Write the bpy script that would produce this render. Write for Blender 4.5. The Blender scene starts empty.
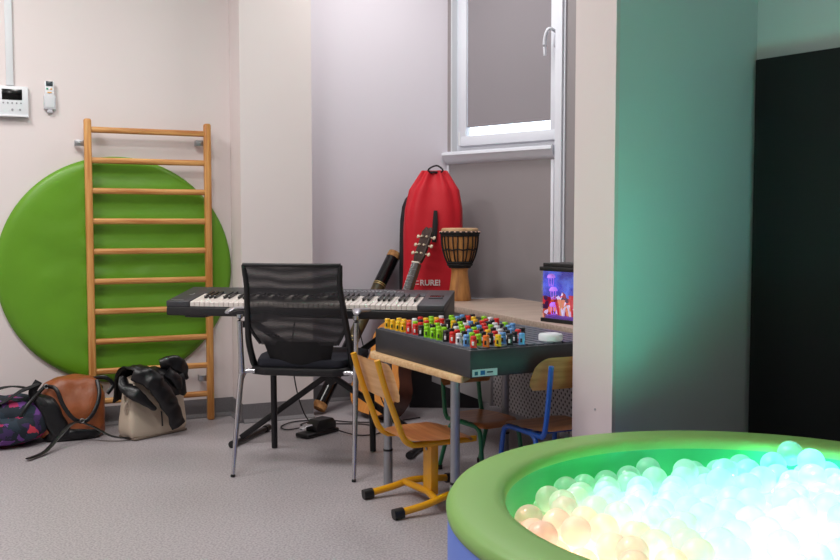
import bpy, bmesh, math, random
import numpy as np
from mathutils import Vector, Matrix, noise
random.seed(7)
PI = math.pi
scn = bpy.context.scene
COL = scn.collection

# ------------------------------------------------------------------ materials
def lin(c):
    out = []
    for v in c:
        v = v/255.0
        out.append(v/12.92 if v <= 0.04045 else ((v+0.055)/1.055)**2.4)
    return (out[0], out[1], out[2], 1.0)

MATS = {}
def mat(name, rgb, rough=0.5, metal=0.0, bump=0.0, bscale=50.0, var=0.0, vscale=8.0, coat=0.0, stretch=None, rgb2=None, spec=0.5):
    if name in MATS: return MATS[name]
    m = bpy.data.materials.new(name); m.use_nodes = True
    nt = m.node_tree; b = nt.nodes['Principled BSDF']
    b.inputs['Base Color'].default_value = lin(rgb)
    b.inputs['Roughness'].default_value = rough
    b.inputs['Metallic'].default_value = metal
    b.inputs['Coat Weight'].default_value = coat
    b.inputs['Specular IOR Level'].default_value = spec
    tc = nt.nodes.new('ShaderNodeTexCoord'); mp = nt.nodes.new('ShaderNodeMapping')
    nt.links.new(tc.outputs['Object'], mp.inputs['Vector'])
    if stretch: mp.inputs['Scale'].default_value = stretch
    if rgb2 or var:
        n = nt.nodes.new('ShaderNodeTexNoise'); n.inputs['Scale'].default_value = vscale; n.inputs['Detail'].default_value = 5
        nt.links.new(mp.outputs['Vector'], n.inputs['Vector'])
        cr = nt.nodes.new('ShaderNodeValToRGB')
        cr.color_ramp.elements[0].position = 0.35; cr.color_ramp.elements[1].position = 0.65
        a = rgb; c = rgb2 if rgb2 else tuple(max(0, min(255, v*(1-var))) for v in rgb)
        cr.color_ramp.elements[0].color = lin(c); cr.color_ramp.elements[1].color = lin(a)
        nt.links.new(n.outputs['Fac'], cr.inputs['Fac'])
        nt.links.new(cr.outputs['Color'], b.inputs['Base Color'])
    if bump:
        n2 = nt.nodes.new('ShaderNodeTexNoise'); n2.inputs['Scale'].default_value = bscale; n2.inputs['Detail'].default_value = 3
        nt.links.new(mp.outputs['Vector'], n2.inputs['Vector'])
        bp = nt.nodes.new('ShaderNodeBump'); bp.inputs['Strength'].default_value = bump; bp.inputs['Distance'].default_value = 0.01
        nt.links.new(n2.outputs['Fac'], bp.inputs['Height']); nt.links.new(bp.outputs['Normal'], b.inputs['Normal'])
    MATS[name] = m
    return m

def emis(name, rgb, strength):
    m = bpy.data.materials.new(name); m.use_nodes = True
    b = m.node_tree.nodes['Principled BSDF']
    b.inputs['Base Color'].default_value = lin(rgb)
    b.inputs['Emission Color'].default_value = lin(rgb)
    b.inputs['Emission Strength'].default_value = strength
    return m

def wood(name, light, dark, axis='x', rough=0.45, sc=1.0):
    st = {'x': (1.2*sc, 22*sc, 22*sc), 'y': (22*sc, 1.2*sc, 22*sc), 'z': (22*sc, 22*sc, 1.2*sc)}[axis]
    return mat(name, light, rough, stretch=st, rgb2=dark, vscale=3.0, bump=0.03, bscale=6)

M_wall = mat('white_wall_paint', (226,216,215), 0.75, bump=0.03, bscale=120)
M_pillar = mat('pillar_paint', (214,199,200), 0.75, bump=0.03, bscale=120)
M_part = mat('partition_paint', (205,208,208), 0.7)
M_grey = mat('grey_wall_paint', (150,144,146), 0.6, bump=0.03, bscale=100)
M_base = mat('grey_baseboard_vinyl', (120,117,120), 0.6, var=0.12, vscale=160)
M_ceil = mat('ceiling_paint', (235,233,230), 0.9)
M_white = mat('white_plastic', (225,228,232), 0.35)
M_pvc = mat('white_window_plastic', (230,234,243), 0.35)
M_black = mat('black_plastic', (15,15,18), 0.45)
M_blackm = mat('black_metal', (24,24,27), 0.4, metal=0.2)
M_chrome = mat('chrome', (205,207,212), 0.22, metal=1.0)
M_steel = mat('brushed_steel', (170,172,176), 0.35, metal=0.9)
M_greym = mat('grey_table_metal', (150,152,158), 0.4, metal=0.6)
M_lad = wood('ladder_wood', (214,158,92), (182,118,56), 'z', 0.4)
M_rung = wood('rung_wood', (222,168,102), (176,112,58), 'x', 0.38)
M_mat = mat('green_vinyl_mat', (102,158,30), 0.42, bump=0.12, bscale=5, var=0.06, vscale=3)
M_yel = mat('yellow_painted_metal', (226,160,12), 0.35, coat=0.3)
M_blu = mat('blue_painted_metal', (18,84,176), 0.35, coat=0.3)
M_grn = mat('green_painted_metal', (6,110,70), 0.35, coat=0.3)
M_ply = wood('beech_plywood', (222,178,130), (202,154,104), 'x', 0.4, 0.8)
M_plyd = wood('brown_plywood_seat', (190,128,78), (160,98,54), 'x', 0.3, 0.8)
M_top = wood('table_top_wood', (226,192,148), (206,166,120), 'x', 0.4)
M_counter = wood('counter_laminate', (186,166,152), (160,140,128), 'y', 0.45)
M_edge = mat('counter_edge', (200,180,165), 0.5)

# floor
def floor_mat():
    m = bpy.data.materials.new('speckled_grey_vinyl'); m.use_nodes = True
    nt = m.node_tree; b = nt.nodes['Principled BSDF']; b.inputs['Roughness'].default_value = 0.42
    tc = nt.nodes.new('ShaderNodeTexCoord')
    n = nt.nodes.new('ShaderNodeTexNoise'); n.inputs['Scale'].default_value = 130; n.inputs['Detail'].default_value = 3
    nt.links.new(tc.outputs['Object'], n.inputs['Vector'])
    cr = nt.nodes.new('ShaderNodeValToRGB')
    cr.color_ramp.elements[0].position = 0.36; cr.color_ramp.elements[1].position = 0.6
    cr.color_ramp.elements[0].color = lin((138,132,136)); cr.color_ramp.elements[1].color = lin((176,169,172))
    nt.links.new(n.outputs['Fac'], cr.inputs['Fac']); nt.links.new(cr.outputs['Color'], b.inputs['Base Color'])
    return m
M_floor = floor_mat()

def perf_mat():
    m = bpy.data.materials.new('perforated_metal_panel'); m.use_nodes = True
    nt = m.node_tree; b = nt.nodes['Principled BSDF']; b.inputs['Roughness'].default_value = 0.5
    tc = nt.nodes.new('ShaderNodeTexCoord'); mp = nt.nodes.new('ShaderNodeMapping')
    mp.inputs['Rotation'].default_value = (0, 0, PI/4)
    nt.links.new(tc.outputs['UV'], mp.inputs['Vector'])
    v = nt.nodes.new('ShaderNodeTexVoronoi'); v.inputs['Scale'].default_value = 46; v.inputs['Randomness'].default_value = 0
    v.voronoi_dimensions = '2D'
    nt.links.new(mp.outputs['Vector'], v.inputs['Vector'])
    cr = nt.nodes.new('ShaderNodeValToRGB'); cr.color_ramp.interpolation = 'CONSTANT'
    cr.color_ramp.elements[0].position = 0; cr.color_ramp.elements[1].position = 0.27
    cr.color_ramp.elements[0].color = lin((45,44,48)); cr.color_ramp.elements[1].color = lin((168,164,168))
    nt.links.new(v.outputs['Distance'], cr.inputs['Fac']); nt.links.new(cr.outputs['Color'], b.inputs['Base Color'])
    return m
M_perf = perf_mat()
M_panel = mat('grey_metal_panel', (150,147,150), 0.5)

def glass_mat(name, col=(1,1,1,1), a=0.85):
    m = bpy.data.materials.new(name); m.use_nodes = True
    nt = m.node_tree; nt.nodes.remove(nt.nodes['Principled BSDF']); out = nt.nodes['Material Output']
    t = nt.nodes.new('ShaderNodeBsdfTransparent'); g = nt.nodes.new('ShaderNodeBsdfGlossy'); g.inputs['Roughness'].default_value = 0.05
    t.inputs['Color'].default_value = col
    mx = nt.nodes.new('ShaderNodeMixShader'); lw = nt.nodes.new('ShaderNodeLayerWeight'); lw.inputs['Blend'].default_value = 0.3
    fr = nt.nodes.new('ShaderNodeMapRange'); fr.inputs['To Min'].default_value = 0.02; fr.inputs['To Max'].default_value = 0.30
    nt.links.new(lw.outputs['Facing'], fr.inputs['Value']); nt.links.new(fr.outputs[0], mx.inputs['Fac']); nt.links.new(t.outputs['BSDF'], mx.inputs[1]); nt.links.new(g.outputs['BSDF'], mx.inputs[2])
    nt.links.new(mx.outputs['Shader'], out.inputs['Surface'])
    return m
M_glass = glass_mat('window_glass')

def ball_mat():
    m = bpy.data.materials.new('milky_translucent_plastic'); m.use_nodes = True
    nt = m.node_tree; nt.nodes.remove(nt.nodes['Principled BSDF']); out = nt.nodes['Material Output']
    t = nt.nodes.new('ShaderNodeBsdfTransparent'); t.inputs['Color'].default_value = (1,1,1,1)
    tr = nt.nodes.new('ShaderNodeBsdfTranslucent'); tr.inputs['Color'].default_value = (0.95,0.95,0.95,1)
    df = nt.nodes.new('ShaderNodeBsdfDiffuse'); df.inputs['Color'].default_value = (0.9,0.9,0.9,1)
    g = nt.nodes.new('ShaderNodeBsdfGlossy'); g.inputs['Roughness'].default_value = 0.12
    lw = nt.nodes.new('ShaderNodeLayerWeight'); lw.inputs['Blend'].default_value = 0.35
    mr = nt.nodes.new('ShaderNodeMapRange'); mr.inputs['To Min'].default_value = 0.34; mr.inputs['To Max'].default_value = 0.42
    nt.links.new(lw.outputs['Facing'], mr.inputs['Value'])
    m1 = nt.nodes.new('ShaderNodeMixShader'); m1.inputs['Fac'].default_value = 0.2
    nt.links.new(tr.outputs[0], m1.inputs[1]); nt.links.new(df.outputs[0], m1.inputs[2])
    m2 = nt.nodes.new('ShaderNodeMixShader'); nt.links.new(mr.outputs[0], m2.inputs['Fac'])
    nt.links.new(t.outputs[0], m2.inputs[1]); nt.links.new(m1.outputs[0], m2.inputs[2])
    m3 = nt.nodes.new('ShaderNodeMixShader'); fr = nt.nodes.new('ShaderNodeMapRange'); fr.inputs['To Min'].default_value = 0.05; fr.inputs['To Max'].default_value = 0.14; nt.links.new(lw.outputs['Facing'], fr.inputs['Value'])
    nt.links.new(fr.outputs[0], m3.inputs['Fac'])
    nt.links.new(m2.outputs[0], m3.inputs[1]); nt.links.new(g.outputs[0], m3.inputs[2])
    nt.links.new(m3.outputs[0], out.inputs['Surface'])
    return m
M_ball = ball_mat()

# ------------------------------------------------------------------ geometry helpers
def rot(rx=0, ry=0, rz=0):
    return Matrix.Rotation(rz, 4, 'Z') @ Matrix.Rotation(ry, 4, 'Y') @ Matrix.Rotation(rx, 4, 'X')

def box(bm, c, s, R=None, bevel=0.0, seg=2, taper=None):
    t = bmesh.new(); bmesh.ops.create_cube(t, size=1.0)
    for v in t.verts:
        k = 1.0
        if taper and v.co.z > 0: k = taper
        v.co = Vector((v.co.x*s[0]*k, v.co.y*s[1]*k, v.co.z*s[2]))
    if bevel: bmesh.ops.bevel(t, geom=t.edges[:], offset=bevel, segments=seg, affect='EDGES', profile=0.5)
    Mx = Matrix.Translation(Vector(c)) @ (R if R else Matrix.Identity(4))
    bmesh.ops.transform(t, matrix=Mx, verts=t.verts[:])
    merge(bm, t)

def merge(bm, t):
    me = bpy.data.meshes.new('tmp'); t.to_mesh(me); t.free(); bm.from_mesh(me); bpy.data.meshes.remove(me)

def catmull(pts, n=8, closed=False):
    P = [Vector(p) for p in pts]
    if len(P) < 3: return P
    out = []; N = len(P)
    rng = N if closed else N-1
    for i in range(rng):
        if closed: p0, p1, p2, p3 = P[(i-1) % N], P[i], P[(i+1) % N], P[(i+2) % N]
        else: p0 = P[max(i-1, 0)]; p1 = P[i]; p2 = P[i+1]; p3 = P[min(i+2, N-1)]
        for k in range(n):
            t = k/n; t2 = t*t; t3 = t2*t
            out.append(0.5*((2*p1)+(-p0+p2)*t+(2*p0-5*p1+4*p2-p3)*t2+(-p0+3*p1-3*p2+p3)*t3))
    if not closed: out.append(P[-1])
    return out

def interp(vals, f):
    if not isinstance(vals, (list, tuple)): return vals
    x = f*(len(vals)-1); i = min(int(x), len(vals)-2); return vals[i]*(1-(x-i))+vals[i+1]*(x-i)

def sweep(bm, pts, a, b=None, up=(0,0,1), seg=12, smooth=0, closed=False, power=2.0, wr=0.0, wf=20.0, twist=0.0):
    """tube of elliptical cross-section (half sizes a across, b along up) through pts"""
    P = catmull(pts, smooth, closed) if smooth else [Vector(p) for p in pts]
    n = len(P); rings = []; up = Vector(up)
    if b is None: b = a
    for i, p in enumerate(P):
        f = i/(n-1) if n > 1 else 0
        if closed: tn = P[(i+1) % n]-P[i-1]
        else: tn = P[min(i+1, n-1)]-P[max(i-1, 0)]
        tn.normalize()
        s = tn.cross(up)
        if s.length < 1e-4: s = tn.cross(Vector((1,0,0)))
        s.normalize(); u = s.cross(tn).normalized()
        aa = interp(a, f); bb = interp(b, f)
        ring = []
        for k in range(seg):
            an = 2*PI*k/seg + twist*f
            ca, sa = math.cos(an), math.sin(an)
            e = 2.0/power
            x = math.copysign(abs(ca)**e, ca)*aa; y = math.copysign(abs(sa)**e, sa)*bb
            co = p + s*x + u*y
            if wr:
                nn = noise.noise(co*wf)*wr
                co = co + (s*ca+u*sa)*nn
            ring.append(bm.verts.new(co))
        rings.append(ring)
    for i in range(n-1 if not closed else n):
        r0, r1 = rings[i], rings[(i+1) % n]
        for k in range(seg):
            bm.faces.new((r0[k], r0[(k+1) % seg], r1[(k+1) % seg], r1[k]))
    if not closed:
        bm.faces.new(rings[0][::-1]); bm.faces.new(rings[-1])

def bar(bm, p0, p1, r, r2=None, seg=14): sweep(bm, [p0, p1], [r, r if r2 is None else r2], seg=seg)

def lathe(bm, prof, seg=48, c=(0,0,0), R=None, ribs=None):
    """prof: list of (r,z)"""
    rings = []; c = Vector(c)
    for r, z in prof:
        ring = []
        if r < 1e-6:
            v = Vector((0,0,z)); 
            if R: v = R @ v
            ring = [bm.verts.new(c+v)]
        else:
            for k in range(seg):
                an = 2*PI*k/seg; v = Vector((r*math.cos(an), r*math.sin(an), z))
                if R: v = R @ v
                ring.append(bm.verts.new(c+v))
        rings.append(ring)
    for i in range(len(rings)-1):
        a, b = rings[i], rings[i+1]
        for k in range(seg):
            k2 = (k+1) % seg
            if len(a) == 1 and len(b) == 1: continue
            if len(a) == 1: bm.faces.new((a[0], b[k], b[k2]))
            elif len(b) == 1: bm.faces.new((a[k], b[0], a[k2]))
            else: bm.faces.new((a[k], b[k], b[k2], a[k2]))

def prism(bm, poly, z0, z1, bevel=0.0, R=None, c=(0,0,0)):
    """vertical prism from a 2-D outline (optionally transformed)"""
    t = bmesh.new()
    lo = [t.verts.new((x, y, z0)) for x, y in poly]; hi = [t.verts.new((x, y, z1)) for x, y in poly]
    n = len(poly)
    t.faces.new(lo[::-1]); t.faces.new(hi)
    for i in range(n): t.faces.new((lo[i], lo[(i+1) % n], hi[(i+1) % n], hi[i]))
    bmesh.ops.recalc_face_normals(t, faces=t.faces[:])
    if bevel: bmesh.ops.bevel(t, geom=t.edges[:], offset=bevel, segments=2, affect='EDGES', profile=0.5)
    bmesh.ops.transform(t, matrix=Matrix.Translation(Vector(c)) @ (R if R else Matrix.Identity(4)), verts=t.verts[:])
    merge(bm, t)

def blob(bm, c, r, power=3.0, sub=5, wr=0.0, wf=8.0, R=None, shape=None, seed=0):
    t = bmesh.new(); bmesh.ops.create_cube(t, size=2.0)
    bmesh.ops.subdivide_edges(t, edges=t.edges[:], cuts=2**sub//2, use_grid_fill=True)
    for v in t.verts:
        d = v.co.normalized(); k = (abs(d.x)**power+abs(d.y)**power+abs(d.z)**power)**(-1.0/power)
        q = d*k
        if shape: q = shape(q)
        co = Vector((q.x*r[0], q.y*r[1], q.z*r[2]))
        if wr:
            w = noise.noise(co*wf+Vector((seed, seed*2.1, 0)))+0.5*noise.noise(co*wf*2.3+Vector((0, seed, 5)))
            co += d*w*wr
        v.co = co
    bmesh.ops.transform(t, matrix=Matrix.Translation(Vector(c)) @ (R if R else Matrix.Identity(4)), verts=t.verts[:])
    merge(bm, t)

def O(name, bm, m, parent=None, smooth=True, angle=40, loc=None, rz=None):
    bmesh.ops.remove_doubles(bm, verts=bm.verts[:], dist=1e-6)
    bmesh.ops.recalc_face_normals(bm, faces=bm.faces[:])
    me = bpy.data.meshes.new(name); bm.to_mesh(me); bm.free()
    if isinstance(m, (list, tuple)):
        for x in m: me.materials.append(x)
    else: me.materials.append(m)
    if smooth:
        for p in me.polygons: p.use_smooth = True
        try: me.set_sharp_from_angle(angle=math.radians(angle))
        except Exception: pass
    o = bpy.data.objects.new(name, me); COL.objects.link(o)
    if parent: o.parent = parent
    if loc: o.location = loc
    if rz is not None: o.rotation_euler = (0,0,rz)
    return o

def tag(o, label=None, cat=None, group=None, kind=None):
    if label: o['label'] = label
    if cat: o['category'] = cat
    if group: o['group'] = group
    if kind: o['kind'] = kind
    return o

def thing(name, label, cat, loc=(0,0,0), rz=0, group=None):
    o = bpy.data.objects.new(name, None); COL.objects.link(o); o.empty_display_size = 0.05
    o.location = loc; o.rotation_euler = (0,0,rz)
    return tag(o, label, cat, group)

def B(): return bmesh.new()

def text_mesh(body, size, depth, font_bold=0.0):
    cu = bpy.data.curves.new('txt', 'FONT'); cu.body = body; cu.size = size; cu.extrude = depth; cu.offset = font_bold
    cu.align_x = 'CENTER'; cu.align_y = 'CENTER'
    to = bpy.data.objects.new('txt', cu); COL.objects.link(to)
    dg = bpy.context.evaluated_depsgraph_get(); dg.update()
    me = bpy.data.meshes.new_from_object(to.evaluated_get(dg))
    bpy.data.objects.remove(to); bpy.data.curves.remove(cu)
    return me

def frame2(o, e):
    """matrix: local x along e, y away from the room side, z up; located at o"""
    e = Vector((e[0], e[1], 0)).normalized()
    return Vector((o[0], o[1], 0)), math.atan2(e.y, e.x)

# ------------------------------------------------------------------ setting
def struct(name, bm, m, **k):
    o = O(name, bm, m, **k); o['kind'] = 'structure'; return o

CH = 2.9
e1 = Vector((0.9135, 0.4067, 0)); n1 = Vector((-0.4067, 0.9135, 0))      # n1 points away from the camera
c1 = Vector((-0.938, 4.887, 0)); K = c1 + n1*0.24                         # inner corner
c2 = c1 + e1*0.388
w3 = c2 + n1*0.40
e4 = Vector((0.739, -0.674, 0)).normalized(); n4 = Vector((0.674, 0.739, 0)).normalized()
k4 = Vector((0.169, 5.82, 0))

b = B(); box(b, (0, 2.4, -0.05), (9.2, 9.6, 0.1)); struct('floor', b, M_floor, smooth=False)
b = B(); box(b, (0, 2.4, CH+0.05), (9.2, 9.6, 0.1)); struct('ceiling', b, M_ceil, smooth=False)

def wall(name, p, e, L, z0=0, z1=CH, th=0.12, m=M_wall, off=0.0):
    b = B(); box(b, (L/2, th/2, (z0+z1)/2), (L, th, z1-z0))
    return struct(name, b, m, smooth=False, loc=(p.x, p.y, 0), rz=math.atan2(e.y, e.x))

W1 = wall('wall_left', K - e1*3.3, e1, 3.3)
# column between the wall bars and the recess
b = B(); prism(b, [(0,0),(0.388,0),(0.388,0.52),(0,0.52)], 0, CH)
struct('wall_column', b, M_wall, smooth=False, loc=(c1.x, c1.y, 0), rz=math.atan2(e1.y, e1.x))
W3o = w3; L3 = (k4-w3).length
wall('wall_back', w3 - e1*0.02, e1, L3+0.12, m=mat('daylight_tinted_white', (222,217,226), 0.75, bump=0.03, bscale=120))  # bluish window daylight is put into this wall's colour
# grey window wall with an opening
wl = B()
Sx0, Sx1, Sz0, Sz1 = 0.03, 0.812, 1.50, 2.55
for x0, x1, z0, z1 in ((0,5.3,0,Sz0),(0,Sx0,Sz0,Sz1),(Sx1,5.3,Sz0,Sz1),(0,5.3,Sz1,CH)):
    box(wl, ((x0+x1)/2, 0.06, (z0+z1)/2), (x1-x0, 0.12, z1-z0))
rz4 = math.atan2(e4.y, e4.x)
struct('wall_window', wl, M_grey, smooth=False, loc=(k4.x, k4.y, 0), rz=rz4)
# enclosing walls out of the frame
b = B(); box(b, (-4.06, 2.2, CH/2), (0.12, 8.6, CH)); struct('wall_far_left', b, M_wall, smooth=False)
b = B(); box(b, (0, -2.06, CH/2), (8.2, 0.12, CH)); struct('wall_front', b, M_wall, smooth=False)
b = B(); box(b, (4.06, 0.3, CH/2), (0.12, 4.8, CH)); struct('wall_far_right', b, M_wall, smooth=False)
# partition whose end reads as the pale pillar, and the right wall
ep = Vector((0.75, 0.66, 0)).normalized(); npv = Vector((-0.66, 0.75, 0)).normalized()
pp = Vector((0.646, 3.10, 0))
b = B()
prism(b, [(0,0),(0.02,0),(0.02,0.17),(0,0.17)], 0, CH)
struct('wall_partition_end', b, M_pillar, smooth=False, loc=(pp.x, pp.y, 0), rz=math.atan2(ep.y, ep.x))
b = B()
prism(b, [(0.02,0.0),(1.3,0.0),(1.3,0.17),(0.02,0.17)], 0, CH)
struct('wall_partition', b, M_part, smooth=False, loc=(pp.x, pp.y, 0), rz=math.atan2(ep.y, ep.x))
cr = pp + ep*0.90
er = Vector((0.63, -0.777, 0)).normalized()
wall('wall_right', cr, er, 3.6, m=M_part)

# baseboards
def baseboard(name, p, e, L, h=0.1):
    b = B()
    prism(b, [(0,0),(0,-0.022),(0.004,-0.022),(0.02,-0.007),(h,-0.005),(h,0)], 0, L,
          R=Matrix(((0,0,1,0),(0,1,0,0),(1,0,0,0),(0,0,0,1))))
    struct(name, b, M_base, loc=(p.x, p.y, 0), rz=math.atan2(e.y, e.x), smooth=False)
baseboard('baseboard_left', K - e1*3.1, e1, 3.1)
baseboard('baseboard_column', c1, e1, 0.388)
baseboard('baseboard_column_side', K, -n1, 0.24)
baseboard('baseboard_back', w3, e1, L3)
baseboard('baseboard_window', k4, e4, 1.6)

# window, its grey blind and sill (frame of the window wall: x along, y outwards)
win = bpy.data.objects.new('window_1', None); COL.objects.link(win)
win.location = (k4.x, k4.y, 0); win.rotation_euler = (0,0,rz4); win['kind'] = 'structure'
b = B()
def fr(b, x0, x1, z0, z1, t, y0, y1, bev=0.004):
    box(b, ((x0+x1)/2, (y0+y1)/2, z0+t/2), (x1-x0, y1-y0, t), bevel=bev)
    box(b, ((x0+x1)/2, (y0+y1)/2, z1-t/2), (x1-x0, y1-y0, t), bevel=bev)
    box(b, (x0+t/2, (y0+y1)/2, (z0+z1)/2), (t, y1-y0, z1-z0-2*t+0.004), bevel=bev)
    box(b, (x1-t/2, (y0+y1)/2, (z0+z1)/2), (t, y1-y0, z1-z0-2*t+0.004), bevel=bev)
fr(b, Sx0, Sx1, Sz0, Sz1, 0.045, 0.055, 0.118)
O('window_frame', b, M_pvc, win)
b = B(); fr(b, Sx0+0.035, Sx1-0.005, Sz0+0.035, Sz1-0.035, 0.06, 0.03, 0.075)
sash = O('window_sash', b, M_pvc, win)
b = B(); box(b, (0.42, 0.055, 2.02), (0.66, 0.006, 0.96)); O('pane', b, M_glass, win, smooth=False)
b = B(); box(b, (0.443, 0.046, 2.06), (0.63, 0.003, 0.815)); box(b, (0.443, 0.045, 1.655), (0.63, 0.010, 0.014), bevel=0.003)
O('roller_blind', b, mat('grey_blind_fabric', (146,141,146), 0.8, bump=0.1, bscale=300), win)
b = B()
box(b, (0.782, 0.024, 2.09), (0.022, 0.014, 0.07), bevel=0.005)
sweep(b, [(0.786,0.02,2.135),(0.786,-0.02,2.145),(0.772,-0.033,2.142),(0.757,-0.035,2.11),(0.750,-0.034,2.06),(0.753,-0.034,2.00)], [0.010,0.012,0.013,0.014,0.013,0.009], [0.008,0.009,0.010,0.010,0.009,0.008], smooth=5)
O('window_handle', b, M_pvc, win)
b = B(); box(b, (Sx0+0.003, 0.029, (Sz0+Sz1)/2), (0.006, 0.06, Sz1-Sz0)); O('reveal_lining', b, M_white, win, smooth=False)
b = B()
for z in (1.56, 1.50+0.10):
    bar(b, (Sx0+0.045, 0.03, z-0.02), (Sx0+0.045, 0.03, z+0.02), 0.009)
O('hinge', b, M_white, win)
b = B()
prism(b, [(0.075,0),(-0.035,0),(-0.052,-0.008),(-0.055,-0.022),(-0.04,-0.035),(-0.03,-0.055),(-0.012,-0.07),(0,-0.075),(0.0,-0.03),(0.075,-0.03)], 0.0, 0.81,
      R=Matrix(((0,0,1,0),(1,0,0,0),(0,1,0,0),(0,0,0,1))), c=(0,0,1.50))
O('window_sill', b, M_pvc, win, smooth=True, angle=50)
# upright casing beside the window and thin frame of the grey wall panel
b = B(); box(b, (0.838, -0.012, CH/2), (0.046, 0.03, CH), bevel=0.003); box(b, (0.868, -0.006, CH/2), (0.010, 0.012, CH))
box(b, (0.792, -0.006, 0.71), (0.020, 0.012, 1.42), bevel=0.002)
box(b, (0.012, -0.005, 0.71), (0.016, 0.01, 1.42), bevel=0.002)
box(b, (0.4, -0.005, 0.60), (0.78, 0.01, 0.012))
struct('trim_1', b, M_pvc, loc=(k4.x, k4.y, 0), rz=rz4)

# ------------------------------------------------------------------ things on the left wall (frame of wall_left: x = s from the inner corner)
rz1 = math.atan2(e1.y, e1.x)
def on_wall(s, z, off=0.0):
    p = K + e1*s - n1*off; return (p.x, p.y, z)

t = thing('video_intercom', 'white video intercom with black screen on the left wall', 'intercom', on_wall(-1.085, 1.66), rz1)
b = B(); box(b, (0, -0.014, 0), (0.15, 0.026, 0.152), bevel=0.006); box(b, (0,-0.02,-0.071), (0.15,0.03,0.01), bevel=0.003); O('housing', b, M_white, t)
b = B(); box(b, (0.0, -0.028, 0.034), (0.092, 0.003, 0.052), bevel=0.001); O('screen', b, mat('black_screen', (6,6,8), 0.15), t)
b = B()
for k in range(5): lathe(b, [(0,0.0),(0.004,0.0),(0.004,0.003),(0,0.003)], 12, c=(-0.04+0.02*k, -0.027, -0.008), R=rot(PI/2))
for k in (0.0, 0.035): lathe(b, [(0,0.0),(0.005,0.0),(0.005,0.003),(0,0.003)], 12, c=(k, -0.027, -0.04), R=rot(PI/2))
O('button', b, mat('grey_button', (150,152,158), 0.4), t)
b = B(); box(b, (0, -0.008, (1.74+CH)/2), (0.034, 0.016, CH-1.74), bevel=0.003)
tag(O('cable_trunking', b, M_white, loc=on_wall(-1.093, 0), rz=rz1), 'white cable trunking running up the wall above the intercom', 'trunking')
t = thing('remote_control', 'white air conditioner remote control in its wall holder', 'remote control', on_wall(-0.912, 1.695), rz1)
b = B(); box(b, (0, -0.02, 0.01), (0.044, 0.016, 0.13), bevel=0.005); O('handset', b, M_white, t)
b = B(); box(b, (0, -0.0295, 0.062), (0.032, 0.003, 0.024), bevel=0.001); O('display', b, mat('display_dark', (60,72,76), 0.2), t)
b = B(); box(b, (0, -0.013, -0.03), (0.056, 0.026, 0.07), bevel=0.005); box(b, (0,-0.012,-0.072),(0.026,0.02,0.02), bevel=0.004); O('holder', b, mat('pale_grey_plastic', (200,202,208), 0.4), t)
b = B(); box(b, (-0.010, -0.0295, 0.036), (0.009, 0.003, 0.009), bevel=0.001); O('button', b, mat('green_button', (30,150,110), 0.4), t)
b = B(); box(b, (0.008, -0.0295, 0.036), (0.009, 0.003, 0.007), bevel=0.001); box(b, (0.0, -0.0295, 0.018), (0.02, 0.003, 0.006), bevel=0.001); O('button', b, mat('orange_button', (230,170,90), 0.4), t)

# round green mat behind the wall bars
def make_mat():
    R0 = 0.588; th = 0.032; b = B()
    NR, NS = 22, 96
    rings = []
    def zdent(x, y):
        # soft dents where the wall bars press the padding
        d = 0.0
        if -0.17 < x < 0.43:
            k = (y+0.8-0.14)/0.1543; fr_ = abs(k-round(k)); d = 0.006*math.cos(min(fr_*2, 1)*PI)
        return d + 0.006*noise.noise(Vector((x*3, y*7, 1.0))) + 0.003*noise.noise(Vector((x*9, y*14, 4.0)))
    for i in range(NR+1):
        r = R0*(i/NR)**0.9 if i else 0
        ring = []
        for k in range(NS if i else 1):
            an = 2*PI*k/NS; x = r*math.cos(an); y = r*math.sin(an)
            edge = max(0, (i/NR-0.86)/0.14)
            d = th/2*math.sqrt(max(0, 1-edge**2.2)) + zdent(x, y)*(1-edge)
            ring.append(b.verts.new((x, -th/2-d*1.0, y)))
        rings.append(ring)
    bring = []
    ring = [b.verts.new((R0*math.cos(2*PI*k/NS), -0.002, R0*math.sin(2*PI*k/NS))) for k in range(NS)]
    for k in range(NS): b.faces.new((rings[0][0], rings[1][k], rings[1][(k+1) % NS]))
    for i in range(1, NR):
        for k in range(NS): b.faces.new((rings[i][k], rings[i][(k+1) % NS], rings[i+1][(k+1) % NS], rings[i+1][k]))
    for k in range(NS): b.faces.new((rings[NR][k], rings[NR][(k+1) % NS], ring[(k+1) % NS], ring[k]))
    b.faces.new(ring)
    o = O('exercise_mat', b, M_mat, loc=on_wall(-0.595, 0.815), rz=rz1, angle=70)
    tag(o, 'round green vinyl exercise mat held behind the wooden wall bars', 'exercise mat')
make_mat()

# wall bars
t = thing('wall_bars', 'wooden wall bars fixed to the wall in front of the round green mat', 'wall bars', on_wall(-0.44, 0.0), rz1)
RW = 0.305
for s in (-1, 1):
    b = B(); box(b, (s*(RW-0.005), -0.078, 0.793), (0.036, 0.044, 1.586), bevel=0.010, seg=3); O('side_rail', b, M_lad, t)
for k in range(10):
    z = 0.143+k*0.1543
    b = B(); sweep(b, [(-RW+0.01, -0.078, z), (RW-0.01, -0.078, z)], 0.013, 0.0155, seg=18, power=2.4); O('rung', b, M_rung, t)
for s, z in ((-1, 1.465), (1, 1.485), (1, 0.222)):
    b = B(); x = s*RW + (-0.032 if s < 0 else -0.036)
    box(b, (x, -0.051, z), (0.045, 0.004, 0.030), bevel=0.001); box(b, (x-0.02 if s<0 else x-0.02, -0.026, z), (0.004, 0.052, 0.030), bevel=0.001)
    lathe(b, [(0,0.006),(0.006,0.004),(0.006,0),(0,0)], 12, c=(x, -0.053, z), R=rot(PI/2))
    O('bracket', b, M_steel, t)

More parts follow.
